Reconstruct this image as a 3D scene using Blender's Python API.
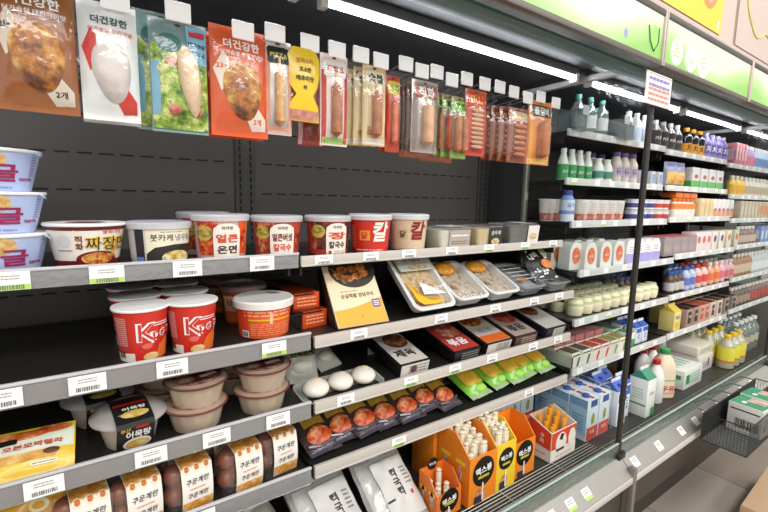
import bpy, bmesh, math, random
from mathutils import Vector, Matrix, noise
for o in list(bpy.data.objects): bpy.data.objects.remove(o)
sc = bpy.context.scene; COL = sc.collection
R = math.radians; random.seed(7)
# Measures below are in "units" seen from the lens (1 unit = S metres); the floor lies ZC units under the lens.
S = .8; ZC = 1.497
# ---------------------------------------------------------------- camera
FPX, YAW, PITCH, ROLL = 428.75, R(34.697), R(7.519), R(1.113)
fw = Vector((math.sin(YAW)*math.cos(PITCH), math.cos(YAW)*math.cos(PITCH), -math.sin(PITCH)))
r0 = Vector((math.cos(YAW), -math.sin(YAW), 0)); u0 = r0.cross(fw)
rt = r0*math.cos(ROLL) + u0*math.sin(ROLL); up = u0*math.cos(ROLL) - r0*math.sin(ROLL)
cam = bpy.data.objects.new('camera', bpy.data.cameras.new('camera')); COL.objects.link(cam)
cam.data.sensor_width = 36; cam.data.lens = 36*FPX/768; cam.data.clip_start = .02
cam.matrix_world = Matrix.Translation((0, 0, ZC*S)) @ Matrix((rt, up, -fw)).transposed().to_4x4()
sc.camera = cam
# ---------------------------------------------------------------- world, lights, exposure
w = bpy.data.worlds.new('store_ambient'); sc.world = w; w.use_nodes = True
w.node_tree.nodes['Background'].inputs[0].default_value = (1, .97, .93, 1)
w.node_tree.nodes['Background'].inputs[1].default_value = .62
def area(name, loc, rot, sx, sy, e, col=(1, .98, .95)):
    l = bpy.data.lights.new(name, 'AREA'); l.shape = 'RECTANGLE'; l.size = sx; l.size_y = sy; l.energy = e; l.color = col
    o = bpy.data.objects.new(name, l); COL.objects.link(o); o.location = loc; o.rotation_euler = rot; return o
area('ceiling_light_row', (1.2, -.9, 2.75), (R(24), 0, 0), 5.5, .5, 48)
area('ceiling_light_row_far', (1.2, -2.6, 2.75), (R(35), 0, 0), 5.5, .5, 50)
sc.view_settings.view_transform = 'Standard'; sc.view_settings.look = 'None'; sc.view_settings.gamma = 1
sc.view_settings.use_curve_mapping = False; sc.view_settings.exposure = .35
# ---------------------------------------------------------------- pixel -> place
def ray(x, y): return rt*((x-384)/FPX) - up*((y-256)/FPX) + fw
def atY(x, y, Y): d = ray(x, y); return d*(Y/d.y)
def atZ(x, y, Z): d = ray(x, y); return d*(Z/d.z)
def xat(x, y, Y): return atY(x, y, Y).x
# ---------------------------------------------------------------- materials
def lin(c):
    if isinstance(c, str): c = [int(c[i:i+2], 16)/255 for i in (0, 2, 4)]
    return tuple(v/12.92 if v <= .04045 else ((v+.055)/1.055)**2.4 for v in c) + (1,)
MATS = {}
def nodes(name):
    m = bpy.data.materials.new(name); m.use_nodes = True; nt = m.node_tree
    return m, nt, nt.nodes['Principled BSDF'], nt.nodes.new, nt.links.new
def mat(c, rough=.45, metal=0, var=.06, scale=40, bump=0, emit=0, coat=0, bscale=None):
    k = (c, rough, metal, var, scale, bump, emit, coat)
    if k in MATS: return MATS[k]
    m, nt, b, N, L = nodes('m_'+c)
    col = lin(c); tc = N('ShaderNodeTexCoord'); nz = N('ShaderNodeTexNoise'); nz.inputs['Scale'].default_value = scale
    L(tc.outputs['Object'], nz.inputs['Vector'])
    mx = N('ShaderNodeMix'); mx.data_type = 'RGBA'
    mx.inputs[6].default_value = tuple(v*(1-var) for v in col[:3])+(1,); mx.inputs[7].default_value = tuple(min(1, v*(1+var)) for v in col[:3])+(1,)
    L(nz.outputs[0], mx.inputs[0]); L(mx.outputs[2], b.inputs['Base Color'])
    b.inputs['Roughness'].default_value = rough; b.inputs['Metallic'].default_value = metal
    b.inputs['Coat Weight'].default_value = coat
    if emit:
        L(mx.outputs[2], b.inputs['Emission Color']); b.inputs['Emission Strength'].default_value = emit
    if bump:
        n2 = N('ShaderNodeTexNoise'); n2.inputs['Scale'].default_value = bscale or scale; n2.inputs['Detail'].default_value = 3
        L(tc.outputs['Object'], n2.inputs['Vector'])
        bp = N('ShaderNodeBump'); bp.inputs['Strength'].default_value = bump; bp.inputs['Distance'].default_value = .01
        L(n2.outputs[0], bp.inputs['Height']); L(bp.outputs[0], b.inputs['Normal'])
    MATS[k] = m; return m
def clear(c='ffffff', gloss=.12, tint=.95, rough=.08, haze=0., hazec='e8e8e8'):
    k = ('clear', c, gloss, tint, rough, haze, hazec)
    if k in MATS: return MATS[k]
    m, nt, b, N, L = nodes('m_clear_'+c)
    t = N('ShaderNodeBsdfTransparent'); t.inputs[0].default_value = tuple(v*tint for v in lin(c)[:3])+(1,)
    g = N('ShaderNodeBsdfGlossy'); g.inputs['Roughness'].default_value = rough
    nz = N('ShaderNodeTexNoise'); nz.inputs['Scale'].default_value = 55; tc = N('ShaderNodeTexCoord'); L(tc.outputs['Object'], nz.inputs[0])
    bp = N('ShaderNodeBump'); bp.inputs['Strength'].default_value = .35; bp.inputs['Distance'].default_value = .004
    L(nz.outputs[0], bp.inputs['Height']); L(bp.outputs[0], g.inputs['Normal'])
    a = N('ShaderNodeMixShader'); a.inputs[0].default_value = gloss; L(t.outputs[0], a.inputs[1]); L(g.outputs[0], a.inputs[2])
    b.inputs['Base Color'].default_value = lin(hazec); b.inputs['Roughness'].default_value = .35
    h = N('ShaderNodeMixShader'); h.inputs[0].default_value = haze; L(a.outputs[0], h.inputs[1]); L(b.outputs[0], h.inputs[2])
    L(h.outputs[0], nt.nodes['Material Output'].inputs[0]); MATS[k] = m; return m
def food(cols, scale=60, rough=.4, bump=.5, vor=True):
    k = ('food',)+tuple(cols)+(scale,)
    if k in MATS: return MATS[k]
    m, nt, b, N, L = nodes('m_food')
    tc = N('ShaderNodeTexCoord')
    nz = N('ShaderNodeTexNoise'); nz.inputs['Scale'].default_value = scale; nz.inputs['Detail'].default_value = 4; nz.inputs['Roughness'].default_value = .65
    L(tc.outputs['Object'], nz.inputs['Vector'])
    rp = N('ShaderNodeValToRGB'); e = rp.color_ramp.elements
    while len(e) < len(cols): e.new(.5)
    for i, c in enumerate(cols): e[i].position = .3+.4*i/(len(cols)-1); e[i].color = lin(c)
    L(nz.outputs[0], rp.inputs[0]); L(rp.outputs[0], b.inputs['Base Color']); b.inputs['Roughness'].default_value = rough
    bp = N('ShaderNodeBump'); bp.inputs['Strength'].default_value = bump; bp.inputs['Distance'].default_value = .004
    L(nz.outputs[0], bp.inputs['Height']); L(bp.outputs[0], b.inputs['Normal'])
    MATS[k] = m; return m
WHITE = mat('f4f4f2', .4, var=.02); PAPER = mat('eeeae2', .55, var=.03); BLACK = mat('15130f', .35, var=.1)
INK = mat('2a2622', .6); DARK = mat('262624', .5, var=.12, scale=14); CREAM = mat('efe3c8', .5)
RED = mat('c8281c', .38, coat=.3); ORANGE = mat('ea5b1c', .38, coat=.3); YELLOW = mat('f2c51c', .4, coat=.3)
MAROON = mat('6b1418', .4); GREEN = mat('4fa52f', .4); STEEL = mat('b9b5ae', .32, metal=.75, var=.05)
GREYTXT = mat('8d8a88', .6)
NOODLE = food(['7a2b12', 'c2602a', 'e6a653', 'f0d9a0'], 90); MEAT = food(['4a1f10', '8c3f1a', 'c9792e', 'e8c07a'], 70)
SPICY = food(['5a0d08', 'a81f10', 'd8512a', 'f0b060'], 80); SALAD = food(['16300f', '4f7a1c', '9ab83a', 'e4e7a0', '3f6a1a'], 42)
PALE = food(['cdbfba', 'ddd4d0', 'ebe6e4'], 25, bump=.2)
CHICKEN = food(['d7b48c', 'e8cda8', 'f2e2c6'], 30, bump=.25); GRILL = food(['3a180a', '7a3e14', 'b8742a', 'dca552', 'efcf8a'], 32)
RICE = food(['8c6a4a', 'c9a878', 'e5d6b5', 'a33c22'], 80)
# ---------------------------------------------------------------- mesh building
class MB:
    def __init__(s): s.v = []; s.f = []; s.smooth = False
    def add(s, vs, fs):
        n = len(s.v); s.v += [tuple(v) for v in vs]; s.f += [tuple(i+n for i in f) for f in fs]; return s
    def box(s, x0, x1, y0, y1, z0, z1):
        return s.add([(x, y, z) for x in (x0, x1) for y in (y0, y1) for z in (z0, z1)],
                     [(0, 1, 3, 2), (4, 6, 7, 5), (0, 4, 5, 1), (2, 3, 7, 6), (0, 2, 6, 4), (1, 5, 7, 3)])
    def bbox(s, x0, x1, y0, y1, z0, z1, b=.004, seg=2):
        bm = bmesh.new(); bmesh.ops.create_cube(bm, size=1)
        for v in bm.verts: v.co = Vector(((x0+x1)/2+v.co.x*(x1-x0), (y0+y1)/2+v.co.y*(y1-y0), (z0+z1)/2+v.co.z*(z1-z0)))
        bmesh.ops.bevel(bm, geom=bm.edges[:], offset=b, segments=seg, affect='EDGES', profile=.5)
        bm.verts.index_update()
        s.add([v.co[:] for v in bm.verts], [[v.index for v in f.verts] for f in bm.faces]); bm.free(); return s
    def rings(s, rs, cap0=True, cap1=True):
        n = len(rs[0]); vs = [p for r in rs for p in r]; fs = []
        for k in range(len(rs)-1):
            for i in range(n):
                j = (i+1) % n; fs.append((k*n+i, k*n+j, (k+1)*n+j, (k+1)*n+i))
        if cap0: fs.append(tuple(reversed(range(n))))
        if cap1: fs.append(tuple((len(rs)-1)*n+i for i in range(n)))
        return s.add(vs, fs)
    def lathe(s, prof, n=28, cap0=True, cap1=True, cx=0, cy=0):
        return s.rings([[(cx+r*math.sin(2*math.pi*i/n), cy-r*math.cos(2*math.pi*i/n), z) for i in range(n)] for r, z in prof], cap0, cap1)
    def rr(s, prof, cap0=True, cap1=True, k=4):   # loft of rounded rectangles: (w, d, rad, z)
        return s.rings([rrect(w, d, q, z, k) for w, d, q, z in prof], cap0, cap1)
    def tube(s, pts, r, n=6):
        pts = [Vector(p) for p in pts]; rs = []
        for i, p in enumerate(pts):
            t = (pts[min(i+1, len(pts)-1)]-pts[max(i-1, 0)]).normalized()
            a = t.cross(Vector((0, 0, 1)) if abs(t.z) < .9 else Vector((1, 0, 0))).normalized(); b = t.cross(a)
            rs.append([tuple(p+(a*math.cos(2*math.pi*j/n)+b*math.sin(2*math.pi*j/n))*r) for j in range(n)])
        return s.rings(rs)
    def grid(s, fn, nu, nv):
        vs = [fn(i/nu, j/nv) for j in range(nv+1) for i in range(nu+1)]
        return s.add(vs, [(j*(nu+1)+i, j*(nu+1)+i+1, (j+1)*(nu+1)+i+1, (j+1)*(nu+1)+i) for j in range(nv) for i in range(nu)])
def rrect(w, d, q, z, k=4):
    out = []; q = min(q, w/2-1e-4, d/2-1e-4)
    for cx, cy, a0 in ((w/2-q, -d/2+q, -90), (w/2-q, d/2-q, 0), (-w/2+q, d/2-q, 90), (-w/2+q, -d/2+q, 180)):
        for i in range(k+1):
            a = R(a0+90*i/k); out.append((cx+q*math.cos(a), cy+q*math.sin(a), z))
    return out
def W(x, y, z): return Vector((x*S, y*S, (z+ZC)*S))
def obj(name, mb, m, parent=None, loc=None, smooth=True):
    me = bpy.data.meshes.new(name); me.from_pydata([(a*S, b*S, c*S) for a, b, c in mb.v], [], mb.f)
    bm = bmesh.new(); bm.from_mesh(me); bmesh.ops.recalc_face_normals(bm, faces=bm.faces)
    if smooth:
        for f in bm.faces: f.smooth = True
        for e in bm.edges:
            if len(e.link_faces) == 2 and e.calc_face_angle(0) > .6: e.smooth = False
    bm.to_mesh(me); bm.free(); me.materials.append(m)
    o = bpy.data.objects.new(name, me); COL.objects.link(o)
    if parent: o.parent = parent
    elif loc is not None: o.location = W(*loc)
    return o
def tag(o, label, cat, group=None, kind=None):
    if label: o['label'] = label
    if cat: o['category'] = cat
    if group: o['group'] = group
    if kind: o['kind'] = kind
    return o
def thing(name, label, cat, loc=(0, 0, 0), rz=0, rx=0, group=None):
    o = bpy.data.objects.new(name, None); COL.objects.link(o); o.empty_display_size = .02
    o.location = W(*loc); o.rotation_euler = (rx, 0, rz); return tag(o, label, cat, group)
def clone(o, loc=None, rz=None, rx=None, label=None, group=None, parent=None):
    c = o.copy(); COL.objects.link(c); c.parent = parent
    for ch in list(o.children): clone(ch, parent=c)
    if loc is not None: c.location = W(*loc)
    if rz is not None: c.rotation_euler.z = rz
    if rx is not None: c.rotation_euler.x = rx
    if label: c['label'] = label
    if group: c['group'] = group
    return c
def face_cam(x, y, k=1): return -math.atan2(x, y)*k
# ------------------------------------------------- flat print on shaped fronts: map(u, v, lift) -> point
def m_cone(ra, rb, h): # ra at base, rb at top
    def f(u, v, o):
        r = ra+(rb-ra)*v/h; a = u/((ra+rb)/2); return ((r+o)*math.sin(a), -(r+o)*math.cos(a), v)
    return f
def m_front(y, z0=0, slope=0): return lambda u, v, o: (u, y-o-slope*v, z0+v)
def m_left(x, z0=0): return lambda u, v, o: (x-o, -u, z0+v)
def m_top(z): return lambda u, v, o: (u, v, z+o)
def outline(kind, cu, cv, w, h, q=0, n=24):
    if kind == 'disc': return [(cu+w/2*math.cos(2*math.pi*i/n), cv+h/2*math.sin(2*math.pi*i/n)) for i in range(n)]
    return [(cu+x, cv+y) for x, y, _ in rrect(w, h, max(q, .0004), 0, 4)]
def dense(pts, step=.008):
    out = []
    for i, (x, y) in enumerate(pts):
        x2, y2 = pts[(i+1) % len(pts)]; k = max(1, math.ceil(math.hypot(x2-x, y2-y)/step)); out += [(x+(x2-x)*j/k, y+(y2-y)*j/k) for j in range(k)]
    return out
def shape(parent, name, mp, pts, m, off=.0008, rings=4, dome=0):
    if max(math.hypot(p[0]-pts[0][0], p[1]-pts[0][1]) for p in pts) < .3: pts = dense(pts)
    cu = sum(p[0] for p in pts)/len(pts); cv = sum(p[1] for p in pts)/len(pts); b = MB(); n = len(pts)
    vs = [mp(cu, cv, off+dome)]; fs = []
    for k in range(1, rings+1):
        t = k/rings; hh = dome*math.sqrt(max(0, 1-t*t))
        vs += [mp(cu+(x-cu)*t, cv+(y-cv)*t, off+hh) for x, y in pts]
    for i in range(n): fs.append((0, 1+i, 1+(i+1) % n))
    for k in range(rings-1):
        for i in range(n):
            a = 1+k*n+i; c = 1+k*n+(i+1) % n; fs.append((a, a+n, c+n, c))
    b.add(vs, fs); return obj(name, b, m, parent)
def rect(parent, name, mp, cu, cv, w, h, m, q=.002, off=.0008, rings=4): return shape(parent, name, mp, outline('r', cu, cv, w, h, q), m, off, rings)
def disc(parent, name, mp, cu, cv, w, h, m, off=.0011, dome=0, n=24): return shape(parent, name, mp, outline('disc', cu, cv, w, h, n=n), m, off, 4, dome)
GLYPH = {}
FONT = bpy.data.objects.new('lettering_source', bpy.data.curves.new('lettering_source', 'FONT'))   # never linked to the scene
FONT.data.resolution_u = 2; FONT.data.fill_mode = 'FRONT'; FONT.data.space_line = 4
BATCH = {}
def batch(chars, bold):
    cs = sorted(set(chars)-{' ', '\n'}); FONT.data.body = '\n'.join(cs); FONT.data.offset = bold
    me = bpy.data.meshes.new_from_object(FONT); out = {c: ([], []) for c in cs}; where = {}
    for v in me.vertices:
        k = max(0, min(len(cs)-1, round((.35-v.co.y)/4))); l = out[cs[k]][0]; where[v.index] = (k, len(l)); l.append((v.co.x, v.co.y+4*k))
    for p in me.polygons:
        w_ = [where[i] for i in p.vertices]
        if len({q[0] for q in w_}) == 1: out[cs[w_[0][0]]][1].append(tuple(q[1] for q in w_))
    bpy.data.meshes.remove(me); return out
def glyphs(t, bold):
    k = (t, bold)
    if k not in GLYPH:
        d = BATCH.setdefault(bold, {})
        if set(t)-set(d)-{' ', '\n'}: d.update(batch(t, bold))
        vs, fs = [], []; y = 0
        for line in t.split('\n'):
            x = 0; st = len(vs)
            for c in line:
                if c == ' ': x += .28; continue
                g, f = d[c]; n = len(vs); x0 = min((q[0] for q in g), default=0); wide = ord(c) > 0x2000
                vs += [(q[0]-(0 if wide else x0)+x, q[1]+y) for q in g]; fs += [tuple(i+n for i in p) for p in f]
                x += .93 if wide else max((q[0] for q in g), default=.3)-x0+.07
            vs[st:] = [(q[0]-x/2, q[1]) for q in vs[st:]]; y -= 1.02
        GLYPH[k] = (vs, fs)
    return GLYPH[k]
def text(parent, t, mp, cu, cv, m, width=None, height=None, off=.0014, bold=.02, rot=0, name='printed_lettering', slant=0, em=None):
    vs, fs = glyphs(t, .05 if bold >= .1 else .03 if bold >= .025 else .012 if bold > 0 else 0)
    if not vs: return None
    xs = [v[0] for v in vs]; ys = [v[1] for v in vs]; x0, x1, y0, y1 = min(xs), max(xs), min(ys), max(ys)
    if em: kx = ky = em
    else: kx = width/(x1-x0) if width else height/(y1-y0)
    ky = height/(y1-y0) if height else kx
    if not width: kx = ky
    ca, sa = math.cos(rot), math.sin(rot); b = MB(); pts = []
    if (x1-x0)*kx > .025 and (x1-x0)*kx < .3:      # slice wide strokes so that they follow curved packs
        bm = bmesh.new(); bv = [bm.verts.new((x, y, 0)) for x, y in vs]
        for f in fs:
            try: bm.faces.new([bv[i] for i in f])
            except ValueError: pass
        n = int((x1-x0)*kx/.006)
        for i in range(1, n): bmesh.ops.bisect_plane(bm, geom=bm.verts[:]+bm.edges[:]+bm.faces[:], plane_co=(x0+(x1-x0)*i/n, 0, 0), plane_no=(1, 0, 0), dist=1e-5)
        bm.verts.index_update(); vs = [v.co[:2] for v in bm.verts]; fs = [tuple(v.index for v in f.verts) for f in bm.faces]; bm.free()
    for x, y in vs:
        p, q = (x-(x0+x1)/2)*kx, (y-(y0+y1)/2)*ky; p += slant*q
        pts.append(mp(cu+p*ca-q*sa, cv+p*sa+q*ca, off))
    b.add(pts, fs); return obj(name, b, m, parent, smooth=False)
def bars(parent, mp, cu, cv, w, h, m, n=14, off=.0012, seed=1, name='barcode'):
    rg = random.Random(seed); b = MB(); x = -w/2
    while x < w/2:
        d = rg.uniform(.35, 1)*w/n; b.add([mp(cu+x, cv-h/2, off), mp(cu+x+d, cv-h/2, off), mp(cu+x+d, cv+h/2, off), mp(cu+x, cv+h/2, off)], [(0, 1, 2, 3)]); x += d+rg.uniform(.3, .8)*w/n
    return obj(name, b, m, parent, smooth=False)
def lines(parent, mp, cu, cv, w, h, m, n=4, off=.0012, seed=2, name='small_print'):
    rg = random.Random(seed); b = MB()
    for i in range(n):
        v = cv+h/2-(i+.5)*h/n; t = h/n*.22; x = -w/2
        while x < w/2-1e-5:
            d = min(rg.uniform(.08, .22)*w, w/2-x)
            b.add([mp(cu+x, v-t, off), mp(cu+x+d, v-t, off), mp(cu+x+d, v+t, off), mp(cu+x, v+t, off)], [(0, 1, 2, 3)]); x += d+.03*w
    return obj(name, b, m, parent, smooth=False)
# ================================================================ the setting
YB = 1.5
def struct(name, mb, m, loc=(0, 0, 0), parent=None):
    o = obj(name, mb, m, parent, loc if parent is None else None)
    if parent is None: o['kind'] = 'structure'
    return o
FLOOR = struct('floor', MB().box(-6, 9, -6, 3, -.06, -.012), mat('7d756b', .8), (0, 0, -ZC))
tm = [mat(c, .28, var=.05, scale=9) for c in ('a99d91', 'a2968a', 'aea397')]
for i in range(-2, 9):
    for j in range(-4, 3):
        x, y = i*.6+.12, j*.6-.35
        o = obj('floor_tile', MB().bbox(x-.297, x+.297, y-.297, y+.297, -.012, 0, .002, 1), tm[(i*5+j*3) % 3], FLOOR)
struct('wall_back', MB().box(-3, 9, 1.62, 1.72, 0, 3.2), mat('cfc6bb', .7), (0, 0, -ZC))
FAS = struct('wall_fascia', MB().box(-2, 8, .77, .80, .668, 1.5), mat('cdb9ae', .6, var=.03), (0, 0, 0))
struct('trim_1', MB().bbox(-2, 8, .752, .772, .655, .676, .004), mat('b9a79c', .5), (0, 0, 0))
# posters fixed on the fascia
p = thing('wall_poster', 'yellow poster with an orange fruit slice on the wall above the green sign', 'poster', (1.2, .768, .70))
mp = m_front(0); rect(p, 'sheet', mp, .42, .22, 1.16, .44, mat('e3cb3c', .5), off=.002); disc(p, 'fruit_picture', mp, .86, .155, .16, .17, mat('d98a4e', .5), off=.003)
disc(p, 'fruit_picture', mp, .86, .155, .12, .13, food(['c8743c', 'e3a06a', 'f0c9a0'], 30), off=.0036)
rect(p, 'corner_mark', mp, .965, .03, .018, .035, mat('fff3d0', .5), off=.003)
p = thing('wall_poster', 'pale pink poster with a curved yellow line above the green sign', 'poster', (2.85, .768, .70))
rect(p, 'sheet', mp, 0, .25, .96, .50, mat('cbb8ad', .5), off=.002)
b = MB(); b.tube([(-.42+.02*i, -.004, .10+.18*math.exp(-i*.55)+(.02*math.sin(i*.5))) for i in range(22)], .004, 5); obj('curved_line', b, mat('e2d877', .5), p)
rect(p, 'edge_shadow_strip', mp, -.49, .25, .008, .5, mat('8f7f74', .6), off=.0025)  # dark strip paints the shadow gap along the poster's edge

# ---------------------------------------------------------------- refrigerated cases
PANEL = mat('575350', .42, var=.05, scale=6); INNER = mat('3a3d3c', .5, var=.06, scale=6); BROWN = mat('48433c', .5, var=.06)
GLASS = clear('eef7f4', .07, .97, .03); DUCT = mat('56706b', .55, var=.05)
def case(x0, x1, label, bays, nb=8):
    c = thing('refrigerated_case', label, 'display case', (x0, 0, -ZC)); D = ZC; w = x1-x0
    def part(name, mb, m, parent=c): return obj(name, mb, m, parent)
    part('back_panel', MB().box(0, w, YB, YB+.03, D-1.25, D+.60), PANEL)
    part('canopy_ceiling', MB().box(0, w, .9, YB+.03, D+.525, D+.60), mat('35383a', .5, var=.06, scale=6))
    part('air_duct', MB().rings([[(x, .80, D+.535), (x, .80, D+.476), (x, .815, D+.47), (x, .885, D+.478), (x, .905, D+.492), (x, .905, D+.53)] for x in (0, w)]), DUCT)
    part('duct_lip', MB().bbox(0, w, .756, .80, D+.482, D+.50, .003), mat('4f6661', .5))
    part('canopy_top', MB().box(0, w, .80, YB+.03, D+.60, D+.655), INNER)
    part('deck_pan', MB().box(0, w, .80, YB, D-1.03, D-1.0), mat('35332f', .45, var=.1, scale=10))
    g = MB()
    for k in range(nb): g.tube([(0, .797+.0125*k, D-.992), (w, .797+.0125*k, D-.992)], .0018, 4)
    for k in range(int(w/.3)+1): g.tube([(.02+.3*k, .79, D-.995), (.02+.3*k, .797+.0125*(nb-1), D-.995)], .003, 4)
    part('air_grille', g, mat('a8a49c', .3, metal=.7))
    part('deck_ledge', MB().rings([[(x, .800, D-1.0), (x, .765, D-.985), (x, .752, D-.985), (x, .700, D-1.035), (x, .698, D-1.058), (x, .715, D-1.065), (x, .80, D-1.065)] for x in (0, w)]), mat('aaa7a1', .32, metal=.35)); part('ledge_lip', MB().bbox(0, w, .694, .700, D-1.062, D-1.036, .002), mat('d0cdc8', .35))
    part('glass_lip', MB().bbox(.01, w-.01, .757, .763, D-.985, D-.928, .001, 1), clear('e2eeeb', .14, .94, .04, .10, 'd6e0de')); part('glass_edge', MB().bbox(.01, w-.01, .756, .764, D-.930, D-.926, .001, 1), mat('b4c9c4', .2, coat=.5))
    part('lower_panel', MB().bbox(0, w, .735, .80, D-1.23, D-1.065, .006), BROWN)
    part('toe_kick', MB().box(0, w, .85, .9, 0, D-1.2), mat('3b3632', .5))
    # pressed slots of the back panel, row by row, and slotted uprights
    slot = mat('0d0c0b', .7)
    for a, bb in bays:
        for z in (.43, .325, .22, .114, .011, -.09, -.19, -.28, -.38):
            s = MB(); x = a+.06
            while x < bb-.08:
                s.box(x-x0, x-x0+.035, YB-.0015, YB+.01, D+z-.0022, D+z+.0022); x += .052
            part('slot_row', s, slot)['kind'] = 'stuff'
    for a in sorted({v for q in bays for v in q}):
        u = part('upright', MB().bbox(a-x0-.034, a-x0+.034, YB-.008, YB, D-1.0, D+.55, .002), mat('46443f', .4))
        s = MB()
        for k in range(60):
            for q in (-.018, .018): s.box(a-x0+q-.003, a-x0+q+.003, YB-.0095, YB-.006, D-1.0+.025*k, D-1.0+.025*k+.017)
        part('upright_slot', s, slot, u)['kind'] = 'stuff'
    return c
case(-1.0, 1.668, 'open chiller holding noodle cups and hanging chicken packs, dark grey back panel', [(-.75, .452), (.452, 1.62)])
case(1.672, 3.478, 'open chiller holding the plastic milk bottles, beyond the slanted glass divider', [(1.72, 2.585), (2.585, 3.44)], 4)
case(3.482, 6.2, 'open drinks chiller next to the milk chiller, full of bottles and cartons', [(3.53, 4.4), (4.4, 5.3), (5.3, 6.15)], 4)
def divider(x, label):
    t = thing('case_divider', label, 'divider', (x, 0, -ZC)); D = ZC
    obj('side_panel', MB().box(-.006, .006, 1.285, YB-.01, D-.99, D+.49), INNER, t)
    obj('edge_column', MB().bbox(-.012, .012, 1.268, 1.288, D-.99, D+.49, .003), STEEL, t)
    obj('top_bar', MB().bbox(-.014, .014, .80, 1.32, D+.478, D+.50, .004), mat('c9cbc8', .4), t)
    obj('glass_pane', MB().box(-.003, .003, .80, 1.268, D-.98, D+.478), clear('f8fbfa', .03, .99, .02), t)
    pm = mat('3d3a36', .4, metal=.4)
    obj('post', MB().tube([(0, .766, D-.99), (0, .766, D+.40)], .0105, 12), pm, t)
    obj('post_foot', MB().bbox(-.03, .03, .745, .79, D-.998, D-.965, .008), BLACK, t)
    obj('post_extension', MB().bbox(-.012, .012, .69, .715, D-1.22, D-1.0, .004), mat('8d8880', .4, metal=.4), t)
    return t
divider(1.67, 'glass divider with dark post between noodle chiller and milk chiller')
divider(3.48, 'glass divider with dark post beside the yellow-labelled bottles')
t = thing('notice_card', 'white card of red and blue lines clipped atop the dark post', 'sign', (1.655, .740, .340), rz=R(0))
obj('card', MB().bbox(-.092, .092, -.002, .002, 0, .105, .001, 1), mat('efe2dc', .5), t); mp = m_front(-.002)
lines(t, mp, 0, .074, .15, .042, mat('8f86c8', .5), 2, seed=3); lines(t, mp, 0, .034, .15, .05, mat('e08a7a', .5), 3, seed=5)
rect(t, 'border', mp, 0, .099, .176, .003, mat('b9a7a0', .5))

# lit green signs along the canopy edge
def lightbox(x0, x1, label, deco):
    m, nt, bs, N, L = nodes('m_lightbox')
    tc = N('ShaderNodeTexCoord'); sp = N('ShaderNodeSeparateXYZ'); L(tc.outputs['Generated'], sp.inputs[0])
    sx = N('ShaderNodeMath'); sx.operation = 'MULTIPLY_ADD'; L(sp.outputs['X'], sx.inputs[0]); sx.inputs[1].default_value = 6.283*max(1, round((x1-x0)/.9)); sx.inputs[2].default_value = 0
    cs = N('ShaderNodeMath'); cs.operation = 'COSINE'; L(sx.outputs[0], cs.inputs[0])
    ad = N('ShaderNodeMath'); ad.operation = 'MULTIPLY_ADD'; L(cs.outputs[0], ad.inputs[0]); ad.inputs[1].default_value = -.28; L(sp.outputs['Z'], ad.inputs[2])
    rp = N('ShaderNodeValToRGB'); e = rp.color_ramp.elements
    for i, (p_, c) in enumerate(((.02, '9fdc66'), (.36, 'cdf09a'))): e[i].position = p_; e[i].color = lin(c)
    e.new(.66).color = lin('fbffe6')
    L(ad.outputs[0], rp.inputs[0]); bs.inputs['Base Color'].default_value = lin('3a4a2c'); L(rp.outputs[0], bs.inputs['Emission Color'])
    bs.inputs['Emission Strength'].default_value = .74; bs.inputs['Roughness'].default_value = .3
    t = thing('lightbox_sign', label, 'sign', (x0, .745, .482)); w_ = x1-x0
    obj('lit_face', MB().box(.006, w_-.006, .002, .01, .012, .155), m, t)
    fr = mat('6a625b', .45, metal=.3)
    obj('bottom_frame', MB().bbox(0, w_, -.004, .03, -.006, .012, .003), fr, t); obj('top_frame', MB().bbox(0, w_, -.004, .03, .155, .175, .003), mat('4c4743', .5), t)
    for a in (0, w_): obj('end_frame', MB().bbox(a-.008, a+.008, -.006, .03, -.004, .175, .003), mat('c4b4aa', .4), t)
    deco(t, m_front(.002, 0)); return t
wm = mat('fbfff2', .4, emit=.7)
def deco1(t, mp):
    for cx, w_, h in ((1.05, .10, .12), (1.86, .12, .15)):
        b = MB(); b.tube([(cx+w_/2*math.cos(a), -.001, .02+h*max(0, math.sin(a))*.8) for a in [R(4+172*i/16) for i in range(17)]], .0035, 4); obj('white_arc', b, wm, t)
    dk = mat('3f5a66', .5)
    b = MB(); b.tube([(2.56, 0, .105), (2.575, 0, .06), (2.605, 0, .03), (2.632, 0, .062), (2.632, 0, .11)], .0022, 4); obj('leaf_outline', b, dk, t)
    shape(t, 'leaf', mp, [(2.575, .06), (2.605, .036), (2.628, .062), (2.626, .105), (2.60, .115)], mat('7fce4a', .4, emit=.5), .0012)
    disc(t, 'berry', mp, 2.42, .048, .02, .03, mat('8d86c8', .5, emit=.2)); rect(t, 'white_stroke', mp, 2.28, .075, .045, .006, wm)
def deco2(t, mp):
    for i, cx in enumerate((.10, .225, .34)):
        disc(t, 'round_icon', mp, cx, .062-.002*i, .085, .085, mat('dff5c0', .4, emit=.6)); b = MB()
        b.tube([(cx+.042*math.cos(a), -.0005, .062-.002*i+.042*math.sin(a)) for a in [2*math.pi*k/20 for k in range(21)]], .0028, 4); obj('icon_ring', b, wm, t)
        text(t, '品山日'[i], mp, cx, .066, mat('8fae7c', .5), height=.042, off=.0025, bold=0, name='icon_drawing')
lightbox(-1.0, 1.668, 'long lit green and white sign with a leaf, over the noodle chiller', deco1)
lightbox(1.675, 2.535, 'lit green sign with three round white icons above the milk chiller', deco2)
lightbox(2.545, 3.47, 'lit plain green sign beside the sign with round icons', lambda t, mp: None)
lightbox(3.485, 5.4, 'lit green sign above the drinks chiller', lambda t, mp: None)
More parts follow.
